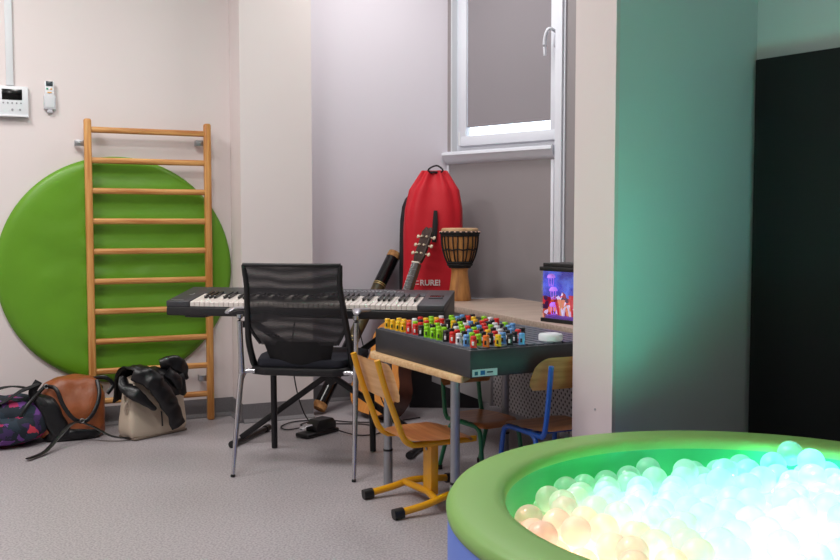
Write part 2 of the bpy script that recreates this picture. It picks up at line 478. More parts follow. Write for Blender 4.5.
# ------------------------------------------------------------------ bags by the wall bars
M_floral = None
def floral():
    m = bpy.data.materials.new('floral_fabric'); m.use_nodes = True
    nt = m.node_tree; bs = nt.nodes['Principled BSDF']; bs.inputs['Roughness'].default_value = 0.8
    tc = nt.nodes.new('ShaderNodeTexCoord')
    n0 = nt.nodes.new('ShaderNodeTexNoise'); n0.inputs['Scale'].default_value = 18; n0.inputs['Detail'].default_value = 3
    nt.links.new(tc.outputs['Object'], n0.inputs['Vector'])
    ad = nt.nodes.new('ShaderNodeMix'); ad.data_type = 'RGBA'; ad.inputs['Factor'].default_value = 0.10
    nt.links.new(tc.outputs['Object'], ad.inputs[6]); nt.links.new(n0.outputs['Color'], ad.inputs[7])
    v = nt.nodes.new('ShaderNodeTexVoronoi'); v.inputs['Scale'].default_value = 26
    nt.links.new(ad.outputs[2], v.inputs['Vector'])
    sc = nt.nodes.new('ShaderNodeSeparateColor'); nt.links.new(v.outputs['Color'], sc.inputs[0])
    cr = nt.nodes.new('ShaderNodeValToRGB'); cr.color_ramp.interpolation = 'CONSTANT'
    el = cr.color_ramp.elements
    el[0].position = 0.0; el[0].color = lin((22,32,44)); el[1].position = 0.93; el[1].color = lin((200,60,80))
    for p, c in ((0.30,(30,46,60)),(0.50,(58,36,84)),(0.62,(104,58,132)),(0.73,(150,96,175)),(0.79,(24,34,46)),(0.87,(170,40,90))):
        e = el.new(p); e.color = lin(c)
    nt.links.new(sc.outputs[0], cr.inputs['Fac']); nt.links.new(cr.outputs['Color'], bs.inputs['Base Color'])
    return m
M_floral = floral()
M_strap = mat('black_webbing', (20,20,24), 0.7)
M_lblack = mat('black_leather', (13,13,16), 0.36, bump=0.15, bscale=40)
M_brown = mat('brown_leather', (146,78,40), 0.42, bump=0.1, bscale=60, var=0.12, vscale=12)
M_beige = mat('beige_leather', (192,176,158), 0.5, bump=0.06, bscale=90)

t = thing('backpack', 'floral dark blue and purple backpack at the left edge of the floor', 'backpack', (-2.03, 4.42, 0), 0.35)
b = B(); blob(b, (0,0,0.112), (0.235,0.15,0.118), 2.6, 5, 0.016, 9, shape=lambda q: Vector((q.x*(1-0.12*max(0,q.z)), q.y, q.z)), seed=2)
for v in b.verts: v.co.z = max(v.co.z, 0.002)
O('bag_body', b, M_floral, t, angle=80)
b = B(); blob(b, (0.02,-0.115,0.085), (0.17,0.065,0.07), 2.6, 4, 0.010, 12, seed=4)
for v in b.verts: v.co.z = max(v.co.z, 0.004)
O('front_pocket', b, M_floral, t, angle=80)
b = B()
sweep(b, [(-0.15,-0.05,0.215),(-0.05,-0.10,0.262),(0.07,-0.07,0.285),(0.17,-0.02,0.25),(0.2,0.0,0.20)], 0.024, 0.005, smooth=6, wr=0.004)
sweep(b, [(-0.17,-0.10,0.19),(-0.06,-0.13,0.235),(0.02,-0.12,0.215),(0.11,-0.10,0.262),(0.19,-0.07,0.29)], 0.02, 0.006, smooth=6, wr=0.004)
sweep(b, [(0.19,-0.05,0.30),(0.16,-0.06,0.24),(0.21,-0.08,0.19),(0.235,-0.05,0.12)], 0.018, 0.006, up=(0,1,0), smooth=6)
O('shoulder_strap', b, M_strap, t, angle=80)
b = B(); sweep(b, [(-0.2,-0.13,0.20),(-0.1,-0.16,0.22),(-0.02,-0.15,0.17),(-0.06,-0.165,0.12)], 0.022, 0.007, up=(0,1,0), smooth=6, wr=0.004)
O('side_strap', b, mat('grey_webbing', (90,90,94), 0.7), t, angle=80)

t = thing('leather_handbag', 'brown and black leather handbag slumped on the floor beside the backpack', 'handbag', (-1.735, 4.570, 0), 0.47)
def bagshape(q): return Vector((q.x*(1+0.10*max(0,-q.z)-0.06*q.z), q.y*(1-0.42*max(0,q.z)), q.z*(1+0.05*q.x)))
b = B(); blob(b, (0.005,0,0.145), (0.152,0.105,0.156), 4.0, 5, 0.016, 8, shape=bagshape, R=rot(0,0.10,0), seed=9)
for v in b.verts: v.co.z = max(v.co.z, 0.002)
O('bag_body', b, M_brown, t, angle=80)
b = B()
# black side/bottom panel hugging the lower left of the body
blob(b, (-0.085,-0.022,0.112), (0.060,0.092,0.118), 4.5, 5, 0.008, 9, shape=lambda q: Vector((q.x-0.80*q.z, q.y, q.z)), seed=3)
blob(b, (0.0,-0.035,0.028), (0.135,0.078,0.034), 3.5, 4, 0.006, 9, seed=5)
for v in b.verts: v.co.z = max(v.co.z, 0.001)
O('base_panel', b, M_lblack, t, angle=80)
b = B(); blob(b, (0.105,0.0,0.225), (0.045,0.05,0.05), 3, 4, 0.008, 12, R=rot(0,0.5,0), seed=6); O('side_gusset', b, M_lblack, t, angle=80)
b = B(); sweep(b, [(-0.115,-0.06,0.27),(-0.075,-0.105,0.26),(-0.045,-0.13,0.18),(0.0,-0.145,0.115),(0.055,-0.14,0.10),(0.10,-0.13,0.15),(0.125,-0.10,0.22),(0.12,-0.06,0.285)], 0.010, 0.0045, up=(0,1,0), smooth=7)
O('handle', b, M_lblack, t, angle=80)
b = B(); sweep(b, [(-0.115,-0.06,0.275),(-0.16,-0.10,0.24),(-0.21,-0.14,0.19),(-0.25,-0.15,0.13)], 0.009, 0.004, up=(0,1,0), smooth=6)
O('handle', b, M_lblack, t, angle=80); b = B()
sweep(b, [(0.10,0.0,0.28),(0.16,-0.03,0.29),(0.20,-0.03,0.25),(0.17,-0.05,0.21)], 0.010, 0.004, up=(0,1,0), smooth=6)
O('handle', b, M_lblack, t, angle=80)
b = B(); sweep(b, [(0.03,-0.15,0.10),(-0.02,-0.19,0.10),(-0.08,-0.25,0.06),(-0.15,-0.34,0.016),(-0.23,-0.43,0.012)], 0.013, 0.004, up=(0,0,1), smooth=8)
sweep(b, [(0.03,-0.15,0.10),(0.09,-0.17,0.07),(0.16,-0.21,0.03),(0.24,-0.22,0.014),(0.31,-0.19,0.016)], 0.012, 0.004, up=(0,0,1), smooth=8)
O('shoulder_strap', b, M_lblack, t, angle=80)
b = B()
for c in ((0.035,-0.155,0.107), (-0.115,-0.066,0.272)):
    sweep(b, [Vector(c)+Vector((0.010*math.cos(a), -0.006, 0.010*math.sin(a))) for a in [k*PI/6 for k in range(12)]], 0.0025, closed=True, seg=8)
o = O('buckle', b, M_steel, t)

# beige tote
bt = Vector((-1.398, 4.475, 0)); br_ = Vector((-1.211, 4.718, 0))
rzt = math.atan2(br_.y-bt.y, br_.x-bt.x)
t = thing('tote_bag', 'beige leather tote bag standing in front of the wall bars', 'tote bag', (-1.352, 4.612, 0), rzt)
def totes(q): return Vector((q.x*(1-0.09*q.z), q.y*(1-0.42*(q.z*0.5+0.5)) , q.z))
b = B(); blob(b, (0.018,0.0,0.155), (0.163,0.070,0.156), 7.0, 5, 0.005, 6, shape=totes, seed=1); O('bag_body', b, M_beige, t, angle=60)
b = B(); box(b, (0.018,0,0.008), (0.316,0.136,0.012), bevel=0.005)
for v in b.verts: v.co.z = max(v.co.z, 0.0)
O('base', b, mat('dark_sole', (116,102,90), 0.6), t)
b = B(); sweep(b, [(-0.115,-0.045,0.265),(-0.13,-0.055,0.27),(-0.15,-0.05,0.22),(-0.165,-0.03,0.17),(-0.15,-0.02,0.13)], 0.008, 0.004, up=(0,1,0), smooth=6)
sweep(b, [(-0.095,0.02,0.26),(-0.125,0.0,0.28),(-0.155,-0.01,0.20),(-0.14,-0.03,0.15)], 0.008, 0.004, up=(0,1,0), smooth=6); O('handle', b, M_beige, t, angle=80)
b = B(); box(b, (0.135,-0.052,0.232), (0.036,0.006,0.012), bevel=0.003); O('pocket_slot', b, mat('dark_slot', (70,60,54), 0.6), t)
# black leather jacket thrown over the tote
j = thing('leather_jacket', 'black leather jacket draped over the beige tote bag', 'jacket', (-1.352, 4.612, 0), rzt)
def drape():
    b = B(); NX, NV = 30, 40
    path = catmull([(0,0.09,0.16),(0,0.07,0.28),(0,0.025,0.335),(0,-0.03,0.332),(0,-0.072,0.29),(0,-0.096,0.20)], 8)
    g = []
    for i in range(NX+1):
        u = i/NX; x = -0.160+0.31*u; row = []
        for k in range(len(path)):
            f = k/(len(path)-1); p = path[k]
            edge = 0.02*math.sin(u*9)+ (0.10*max(0, 0.55-u) if f > 0.6 else 0)
            fx = x*(1-0.22*max(0,f-0.5)) + 0.03*max(0, f-0.5)
            w = 0.013*noise.noise(Vector((u*7, f*3, 2)))+0.007*noise.noise(Vector((u*16, f*7, 8)))
            lim = 1.0 if u > 0.35 else 0.72+u*0.8
            pz = p.z - (0.018*math.sin(u*6) if f < .4 else 0)
            pk = path[min(int(k*lim), len(path)-1)]
            row.append(b.verts.new((fx, pk.y - 0.006 - abs(w)*1.2, pk.z + 0.010 + w + 0.014*math.sin(u*5+0.6))))
        g.append(row)
    for i in range(NX):
        for k in range(len(path)-1): b.faces.new((g[i][k], g[i+1][k], g[i+1][k+1], g[i][k+1]))
    geo = bmesh.ops.solidify(b, geom=b.faces[:], thickness=-0.008)
    return b
O('jacket_body', drape(), M_lblack, j, angle=80)
b = B(); sweep(b, [(-0.13,-0.05,0.335),(-0.065,-0.105,0.30),(-0.01,-0.122,0.22),(0.045,-0.125,0.13),(0.080,-0.120,0.048)], [0.035,0.05,0.05,0.046,0.044], [0.016,0.022,0.02,0.015,0.012], up=(0,1,0), smooth=9, seg=20, wr=0.010, wf=26)
O('sleeve', b, M_lblack, j, angle=80)
b = B(); sweep(b, [(-0.155,0.0,0.31),(-0.165,-0.03,0.27),(-0.13,-0.085,0.225),(-0.05,-0.112,0.15)], [0.025,0.036,0.032,0.010], 0.012, up=(0,1,0), smooth=8, seg=16, wr=0.006, wf=30)
O('sleeve', b, M_lblack, j, angle=80)
b = B(); sweep(b, [(0.05,-0.02,0.345),(0.10,-0.055,0.355),(0.15,-0.065,0.33),(0.185,-0.06,0.265)], [0.03,0.042,0.034,0.010], [0.02,0.022,0.016,0.006], up=(0,1,0), smooth=8, seg=16, wr=0.010, wf=26)
sweep(b, [(0.05,-0.07,0.32),(0.085,-0.095,0.28),(0.11,-0.095,0.225)], [0.03,0.034,0.014], [0.018,0.016,0.008], up=(0,1,0), smooth=8, seg=16, wr=0.010, wf=26)
O('collar', b, M_lblack, j, angle=80)
b = B(); sweep(b, [(0.0,-0.090,0.13),(0.004,-0.090,0.09),(0.006,-0.090,0.055)], 0.004, seg=8); O('belt_end', b, M_lblack, j)

# ------------------------------------------------------------------ office chair
kd = Vector((0.98, -0.197, 0)).normalized()            # along the keyboard
rzk = math.atan2(kd.y, kd.x)
def mesh_fabric():
    m = bpy.data.materials.new('black_mesh_fabric'); m.use_nodes = True
    nt = m.node_tree; nt.nodes.remove(nt.nodes['Principled BSDF']); out = nt.nodes['Material Output']
    t = nt.nodes.new('ShaderNodeBsdfTransparent'); d = nt.nodes.new('ShaderNodeBsdfPrincipled')
    d.inputs['Base Color'].default_value = lin((26,26,30)); d.inputs['Roughness'].default_value = 0.6
    mx = nt.nodes.new('ShaderNodeMixShader'); tc = nt.nodes.new('ShaderNodeTexCoord')
    n = nt.nodes.new('ShaderNodeTexWave'); n.inputs['Scale'].default_value = 7; n.inputs['Distortion'].default_value = 6; n.bands_direction = 'Z'
    n.inputs['Detail'].default_value = 1; n.inputs['Detail Scale'].default_value = 0.6
    nt.links.new(tc.outputs['Object'], n.inputs['Vector'])
    mr = nt.nodes.new('ShaderNodeMapRange'); mr.inputs['To Min'].default_value = 0.85; mr.inputs['To Max'].default_value = 0.98
    nt.links.new(n.outputs['Fac'], mr.inputs['Value'])
    nt.links.new(mr.outputs[0], mx.inputs['Fac']); nt.links.new(t.outputs[0], mx.inputs[1]); nt.links.new(d.outputs[0], mx.inputs[2])
    nt.links.new(mx.outputs[0], out.inputs['Surface'])
    return m
M_mesh = mesh_fabric()
cf = Vector((-0.5255, 3.7885, 0))         # between the rear feet; local +y faces the keyboard
t = thing('office_chair', 'black mesh back armchair with chrome rear legs at the keyboard', 'chair', cf, math.atan2(-0.075, 0.51))
# backrest (local: x right, y forward): curved shell
def back_y(z): return 0.005 + 0.125*max(0, (0.885-z)/0.40)**1.25
def frame_hw(z):
    if z > 0.80: return 0.198+0.008*((z-0.80)/0.085)**2
    return 0.198+0.020*min(1, (0.80-z)/0.25)
def back_pt(u, z):
    hw = frame_hw(z)
    if z < 0.63: hw -= 0.065*((0.63-z)/0.10)**1.1
    return Vector((u*hw, back_y(z) - 0.028*(1-u*u), z))
def sheet(zs, us, th, f=back_pt):
    b = B(); g = []
    for z in zs: g.append([b.verts.new(f(u, z)) for u in us])
    for i in range(len(zs)-1):
        for k in range(len(us)-1): b.faces.new((g[i][k], g[i][k+1], g[i+1][k+1], g[i+1][k]))
    if th: bmesh.ops.solidify(b, geom=b.faces[:], thickness=th)
    return b
US = [-1+2*k/20 for k in range(21)]
O('back_mesh', sheet([0.545+0.34*k/16 for k in range(17)], US, 0), M_mesh, t, angle=80)
b = B()
for s in (-1, 1):
    pts = [Vector((s*frame_hw(z), back_y(z), z)) for z in (0.887,0.86,0.80,0.72,0.64,0.56)] + [Vector((s*0.217,0.14,0.49)), Vector((s*0.212,0.165,0.45)), Vector((s*0.19,0.19,0.435))]
    sweep(b, pts, [0.007,0.011,0.012,0.013,0.014,0.014,0.015,0.016], [0.007,0.010,0.011,0.012,0.013,0.014,0.016,0.018], up=(0,1,0), smooth=5)
sweep(b, [back_pt(u, 0.887) for u in US], 0.006, 0.008, up=(0,0,1), seg=10)
for s in (-1, 1):      # lower edge of the mesh running in to the panel
    sweep(b, [Vector((s*frame_hw(0.63), back_y(0.63), 0.635)), back_pt(s, 0.59), back_pt(s, 0.55)], 0.007, 0.007, up=(0,1,0), smooth=3)
O('back_frame', b, M_black, t, angle=60)
def low_pt(u, z):
    p = back_pt(0, 0.56); return Vector((u*(0.120+0.036*(z-0.43)/0.14), 0.004+back_y(z)-0.028*(1-u*u)-0.006, z))
b = sheet([0.408+0.155*k/8 for k in range(9)], US, 0.012, low_pt); O('lower_back_panel', b, mat('black_back_panel', (13,13,16), 0.75), t, angle=80)
b = B(); prism(b, [(-0.19,0.13),(-0.17,0.11),(0.17,0.11),(0.19,0.13),(0.225,0.28),(0.225,0.48),(0.17,0.53),(-0.17,0.53),(-0.225,0.48),(-0.225,0.28)], 0.446, 0.484, bevel=0.012)
O('seat', b, mat('dark_seat_fabric', (22,24,36), 0.85), t)
b = B(); prism(b, [(-0.215,0.12),(-0.15,0.09),(0.15,0.09),(0.215,0.12),(0.22,0.46),(-0.22,0.46)], 0.415, 0.448, bevel=0.008); O('seat_shell', b, M_black, t)
for s in (-1, 1):
    b = B()
    sweep(b, [(s*0.258,0.0,0.0),(s*0.254,0.04,0.2),(s*0.248,0.085,0.40),(s*0.246,0.09,0.43)], [0.008,0.0105,0.0125,0.0135], smooth=4)
    sweep(b, [(s*0.246,0.09,0.42),(s*0.248,0.088,0.52),(s*0.250,0.085,0.63),(s*0.250,0.085,0.672)], [0.013,0.010,0.011,0.013], [0.014,0.012,0.012,0.014], smooth=4)
    sweep(b, [(s*0.247,0.085,0.395),(s*0.232,0.10,0.430),(s*0.195,0.11,0.430)], 0.010, 0.010, smooth=4)
    O('rear_leg', b, M_chrome, t)
    b = B(); box(b, (s*0.258,0,0.006), (0.017,0.017,0.012), bevel=0.003); O('foot_glide', b, M_black, t)
    b = B(); sweep(b, [(s*0.236,0.510,0.004),(s*0.234,0.50,0.20),(s*0.226,0.47,0.42)], 0.0145, smooth=4); O('front_leg', b, M_blackm, t)
    xe = -0.225 if s < 0 else 0.285
    b = B(); sweep(b, [(s*0.272,-0.01,0.690),(s*0.266,0.03,0.698),(s*0.256,0.09,0.697),(xe,0.165,0.693)], [0.010,0.018,0.020,0.017], [0.005,0.010,0.009,0.007], smooth=5, power=2.6)
    O('armrest', b, mat('polished_arm', (190,190,196), 0.3, metal=0.8), t)

# ------------------------------------------------------------------ keyboard and stand
kl = Vector((-1.137, 4.167, 0))            # front left corner
KL = 1.276; KD = 0.285
t = thing('digital_piano', 'dark grey digital piano on a black folding stand', 'keyboard', (kl.x-0.012, kl.y+0.03, 0.634), rzk)
M_kb = mat('keyboard_body_grey', (56,56,61), 0.4, bump=0.02, bscale=200)
M_kbd = mat('keyboard_body_black', (26,26,29), 0.45)
def zt(y): return 0.073 + 0.046*min(1, max(0, (y-0.0)/KD))   # local top height
b = B()
prism(b, [(0,0.010),(0.02,0.006),(KD,0.01),(KD,zt(KD)-0.002),(0.01,0.05),(0,0.045)], 0.0, KL, bevel=0.004, R=Matrix(((0,0,1,0),(1,0,0,0),(0,1,0,0),(0,0,0,1))))
O('base_case', b, M_kbd, t)
k0, k1 = 0.112, 0.112+1.047
b = B()   # upper casing: left block, right block, rear panel
def slab(x0, x1, y0, y1, h=0.0, th=0.02):
    pr = [(y0, zt(y0)-th), (y1, zt(y1)-th), (y1, zt(y1)+h), (y0, zt(y0)+h)]
    prism(b, pr, x0, x1, bevel=0.003, R=Matrix(((0,0,1,0),(1,0,0,0),(0,1,0,0),(0,0,0,1))))
slab(0, k0-0.002, 0, KD, th=0.026); slab(k1+0.002, KL, 0, KD, th=0.026); slab(k0-0.004, k1+0.004, 0.165, KD)
O('top_case', b, M_kb, t)
b = B()
for i in range(45):
    x = k0 + i*1.047/45; w = 1.047/45
    box(b, (x+w/2, 0.085, zt(0.085)-0.010), (w-0.0016, 0.158, 0.014), R=rot(math.atan(0.046/KD)), bevel=0.0015, seg=1)
    box(b, (x+w/2, 0.0085, 0.059), (w-0.0016, 0.006, 0.018), bevel=0.001, seg=1)
O('white_key', b, mat('white_keys', (215,206,200), 0.3), t, smooth=False)
b = B()
pat = [1,1,0,1,1,0,1]  # starting at E
for i in range(44):
    note = (i+2) % 7     # E=2 ... with C=0
    if note in (2, 6): continue
    x = k0 + (i+1)*1.047/45
    box(b, (x, 0.115, zt(0.115)+0.004), (0.0115, 0.098, 0.014), R=rot(math.atan(0.046/KD)), bevel=0.002, seg=1)
O('black_key', b, mat('black_keys', (12,12,14), 0.25), t, smooth=False)
sl = rot(math.atan(0.046/KD))
b = B(); box(b, (k1+0.058, 0.145, zt(0.145)+0.001), (0.062, 0.05, 0.004), R=sl, bevel=0.001); O('display', b, mat('display_black', (14,15,18), 0.15), t)
b = B()
for i in range(26):
    if i % 7 == 6: continue
    box(b, (0.62+i*0.017, 0.225, zt(0.225)+0.002), (0.011, 0.008, 0.004), R=sl, bevel=0.001, seg=1)
for i in range(16): box(b, (0.70+i*0.02, 0.25, zt(0.25)+0.001), (0.013, 0.004, 0.002), R=sl)
O('control_buttons', b, mat('panel_buttons', (150,150,156), 0.4), t)
b = B(); sweep(b, [(0.068,0.15,zt(0.15)+0.001),(0.070,0.135,zt(0.135)+0.001),(0.062,0.120,zt(0.12)+0.001),(0.056,0.128,zt(0.128)+0.001)], 0.0025, 0.001, smooth=4, seg=6)
box(b, (0.045, 0.02, zt(0.02)+0.001), (0.06, 0.003, 0.001), R=sl); O('panel_emblem', b, mat('emblem_silver', (190,190,196), 0.3, metal=0.6), t)
for x in (0.12, KL-0.12):
    b = B(); box(b, (x,0.14,0.003), (0.10,0.20,0.014), bevel=0.004); O('under_foot', b, M_kbd, t)

t = thing('keyboard_stand', 'black folding X shaped stand under the digital piano', 'stand', (-0.44, 4.33, 0), rzk)
# local: x along keyboard, y away
def loc(p, o=(-0.44,4.33), a=rzk):
    dx, dy = p[0]-o[0], p[1]-o[1]; return (dx*math.cos(-a)-dy*math.sin(-a), dx*math.sin(-a)+dy*math.cos(-a), p[2])
for p0, p1, dy in (((-0.858,4.42,0.032), (-0.10,4.335,0.588), 0.0), ((0.05,4.30,0.03), (-0.755,4.36,0.588), -0.04)):
    b = B(); a0 = Vector(loc(p0)); a1 = Vector(loc(p1)); a1.y += dy
    sweep(b, [a0, a1], 0.0145, 0.0145, seg=16, power=4); O('crossed_leg', b, M_blackm, t)
    b = B(); a1.z = 0.604; sweep(b, [a1+Vector((0,-0.17,0)), a1+Vector((0,0.10,0))], 0.016, 0.014, seg=16, power=4); O('support_arm', b, M_blackm, t)
for q0, q1 in (((-0.883,4.335,0.018),(-0.777,4.69,0.018)), ((-0.045,4.126,0.018),(0.065,4.48,0.018))):
    b = B(); f0 = Vector(loc(q0)); f1 = Vector(loc(q1)); sweep(b, [f0, f1], 0.0125, 0.0125, seg=14, power=3); ft = O('foot_bar', b, M_blackm, t)
    dd = (f1-f0).normalized()
    for f, s in ((f0,-1),(f1,1)): b_ = B(); sweep(b_, [f+dd*0.012*s, f-dd*0.03*s], 0.0175, 0.0175, seg=16); O('end_cap', b_, M_black, ft)
b = B(); pc = Vector(loc((-0.415, 4.335, 0.325))); lathe(b, [(0,-0.05),(0.024,-0.05),(0.024,0.02),(0,0.02)], 20, c=pc, R=rot(PI/2)); O('pivot_bolt', b, M_black, t)

# ------------------------------------------------------------------ floor items under the keyboard
t = thing('sustain_pedal', 'black sustain pedal on the floor under the office chair', 'pedal', (-0.515, 4.62, 0), 0.93)
b = B(); box(b, (0.0,0.0,0.012), (0.23,0.09,0.022), bevel=0.008); O('base_plate', b, M_black, t)
b = B(); prism(b, [(-0.045,0.02),(0.10,0.02),(0.10,0.055),(0.075,0.078),(-0.02,0.078),(-0.045,0.05)], -0.038, 0.038, bevel=0.005, R=Matrix(((1,0,0,0),(0,0,1,0),(0,1,0,0),(0,0,0,1)))); O('housing', b, M_black, t)
b = B(); sweep(b, [(-0.04,0.01,0.055),(-0.075,0.02,0.05),(-0.10,0.02,0.04)], [0.022,0.02,0.014], 0.003, smooth=4); O('foot_lever', b, M_chrome, t)
b = B()
sweep(b, [(-0.60,4.45,0.60),(-0.64,4.62,0.40),(-0.62,4.72,0.16),(-0.56,4.80,0.012),(-0.44,4.84,0.006),(-0.28,4.82,0.006),(-0.20,4.70,0.006),(-0.22,4.60,0.006),(-0.32,4.58,0.006),(-0.44,4.66,0.02)], 0.0035, smooth=10, seg=8)
sweep(b, [(-0.60,4.76,0.006),(-0.68,4.70,0.006),(-0.72,4.78,0.006),(-0.66,4.90,0.006),(-0.50,4.93,0.006),(-0.34,4.88,0.006),(-0.15,4.90,0.006),(0.0,5.0,0.006)], 0.0035, smooth=10, seg=8)
sweep(b, [(-0.62,4.78,0.012),(-0.58,4.86,0.012),(-0.50,4.86,0.012),(-0.5,4.78,0.012)], 0.0035, smooth=8, seg=8, closed=True)
tag(O('power_cord', b, M_black), 'thin black cable looped on the floor behind the pedal', 'cable')
b = B(); sweep(b, [(-0.30,4.40,0.60),(-0.27,4.62,0.40),(-0.20,4.78,0.15),(-0.14,4.86,0.005)], 0.003, smooth=10, seg=8)
tag(O('audio_cable', b, M_black), 'thin black cable hanging from the right half of the digital piano', 'cable')

# ------------------------------------------------------------------ instruments in the corner
# long tube leaning in the recess
t0 = Vector((-0.566, 5.125, 0.028)); t1 = Vector((-0.151, 5.61, 0.88))
ax = (t1-t0).normalized(); Lt = (t1-t0).length
t = thing('rain_stick', 'black and olive wooden tube with cork ends leaning in the recess', 'instrument', t0)
def seg_tube(name, f0, f1, r, m, prof=None):
    b = B(); sweep(b, [ax*Lt*f0, ax*Lt*f1], r, seg=24); return O(name, b, m, t)
seg_tube('tube_body', 0.03, 0.42, 0.038, mat('glossy_black', (14,14,16), 0.2))
seg_tube('tube_body', 0.42, 0.78, 0.037, mat('olive_brown_wood', (96,84,52), 0.4, rgb2=(60,52,34), vscale=20))
seg_tube('tube_body', 0.78, 0.97, 0.039, MATS['glossy_black'])
M_cork = mat('cork', (196,146,90), 0.8, rgb2=(140,92,50), vscale=40, bump=0.3, bscale=60)
for f0, f1 in ((0.0,0.035),(0.965,1.0)): seg_tube('cork_end', f0, f1, 0.040, M_cork)
b = B()
for f in (0.41, 0.43, 0.775, 0.785): sweep(b, [ax*Lt*f, ax*Lt*(f+0.006)], 0.0395, seg=24)
O('ring', b, mat('gold_ring', (170,150,100), 0.4, metal=0.5), t)

# guitar
def make_guitar():
    g = bpy.data.objects.new('acoustic_guitar', None); COL.objects.link(g); g.empty_display_size = 0.05
    tag(g, 'acoustic guitar leaning beside the counter behind the yellow chair', 'guitar')
    p0 = Vector((-0.295, 4.975, 0.03)); p1 = Vector((0.048, 5.20, 1.04))
    zax = (p1-p0).normalized()
    nrm = Vector((-0.74, -0.67, 0.0)); nrm = (nrm - zax*nrm.dot(zax)).normalized()   # face normal
    xax = zax.cross(nrm)*-1
    yax = zax.cross(xax)      # right handed
    Mx = Matrix((xax, yax, zax)).transposed().to_4x4(); Mx.translation = p0
    g.matrix_world = Mx
    s = (p1-p0).length/1.0
    # which local y sign is the face?
    fy = 1 if yax.dot(nrm) > 0 else -1
    prof = [(0.0,0.0),(0.08,0.004),(0.145,0.045),(0.178,0.115),(0.172,0.175),(0.135,0.235),(0.118,0.275),(0.125,0.33),(0.137,0.375),(0.128,0.43),(0.085,0.475),(0.03,0.487),(0.0,0.487)]
    right = catmull([(x,z,0) for x,z in prof], 4)
    out = [(p.x*s, p.y*s) for p in right] + [(-p.x*s, p.y*s) for p in right[::-1][1:-1]]
    Rm = Matrix(((1,0,0,0),(0,0,1,0),(0,1,0,0),(0,0,0,1)))
    D = 0.095*s
    def pr(name, o, y0, y1, m, bev=0, sc=1.0):
        b = B()
        if fy < 0: y0, y1 = -y0, -y1
        cz = sum(q[1] for q in o)/len(o)
        prism(b, [(x*sc, cz+(z-cz)*sc) for x, z in o], y0, y1, bevel=bev, R=Rm); return O(name, b, m, g, angle=50)
    pr('body_side', out, -D, -0.004, mat('dark_mahogany', (84,40,24), 0.35, rgb2=(58,26,16), vscale=10))
    pr('soundboard', out, -0.004, 0.0, mat('spruce_orange', (224,150,72), 0.35, stretch=(30,30,1.5), rgb2=(206,130,58), vscale=3), sc=0.985)
    circ = lambda r, cz: [(r*s*math.cos(a), cz*s+r*s*math.sin(a)) for a in [k*2*PI/32 for k in range(32)]]
    pr('rosette', circ(0.060, 0.325), 0.0, 0.0015, mat('rosette_brown', (90,50,26), 0.5))
    pr('sound_hole', circ(0.047, 0.325), 0.0015, 0.0025, mat('hole_dark', (14,10,8), 0.9))
    M_rose = mat('rosewood', (66,48,40), 0.4, rgb2=(50,36,30), vscale=20)
    pr('bridge', [(-0.085*s,0.135*s),(0.085*s,0.135*s),(0.085*s,0.16*s),(-0.085*s,0.16*s)], 0.0, 0.01, M_rose, 0.002)
    pr('neck', [(-0.027*s,0.46*s),(0.027*s,0.46*s),(0.024*s,0.80*s),(-0.024*s,0.80*s)], -0.02, 0.004, mat('neck_wood', (92,64,46), 0.4), 0.003)
    pr('fretboard', [(-0.028*s,0.375*s),(0.028*s,0.375*s),(0.024*s,0.80*s),(-0.024*s,0.80*s)], 0.004, 0.009, mat('fretboard_grey', (88,84,80), 0.5))
    for k in range(1, 19):
        z = (0.80-0.65*(1-2**(-k/12)))*s
        b = B(); box(b, (0, fy*0.0098, z), (0.052*s, 0.0016, 0.002)); O('fret', b, M_steel, g, smooth=False)
    pr('nut', [(-0.026*s,0.80*s),(0.026*s,0.80*s),(0.026*s,0.807*s),(-0.026*s,0.807*s)], 0.0, 0.012, mat('bone', (230,222,205), 0.4))
    hs = pr('headstock', [(-0.026*s,0.805*s),(0.026*s,0.805*s),(0.036*s,0.84*s),(0.036*s,0.975*s),(0.018*s,1.0*s),(0,0.99*s),(-0.018*s,1.0*s),(-0.036*s,0.975*s),(-0.036*s,0.84*s)], -0.016, 0.002, M_rose, 0.003)
    for sd in (-1, 1):
        for k in range(3):
            z = (0.855+0.045*k)*s
            b = B()
            bar(b, (sd*0.036*s, -fy*0.008, z), (sd*0.052*s, -fy*0.008, z), 0.0035)
            blob(b, (sd*0.060*s, -fy*0.008, z), (0.010,0.006,0.011), 2.4, 2)
            bar(b, (sd*0.018*s, fy*0.0, z), (sd*0.018*s, fy*0.012, z), 0.006)
            O('tuning_peg', b, mat('peg_cream', (222,206,180), 0.3, metal=0.2), g)
    b = B()
    for k in range(6):
        x0 = (-0.0275+0.011*k)*s; x1 = (-0.019+0.0076*k)*s
        bar(b, (x0, fy*0.012, 0.15*s), (x1, fy*0.0125, 0.805*s), 0.0007, seg=5)
    O('strings', b, M_steel, g)
make_guitar()

# black instrument case behind the red bag
b = B(); blob(b, (0,0,0.62), (0.145,0.05,0.62), 5, 4, 0.004, 5); 
for v in b.verts: v.co.z = max(0.0, v.co.z)
tag(O('instrument_case', b, mat('black_nylon', (20,20,23), 0.75), loc=(0.018, 5.585, 0), rz=0.42, angle=70), 'slim black nylon case standing upright behind the red bag', 'case')

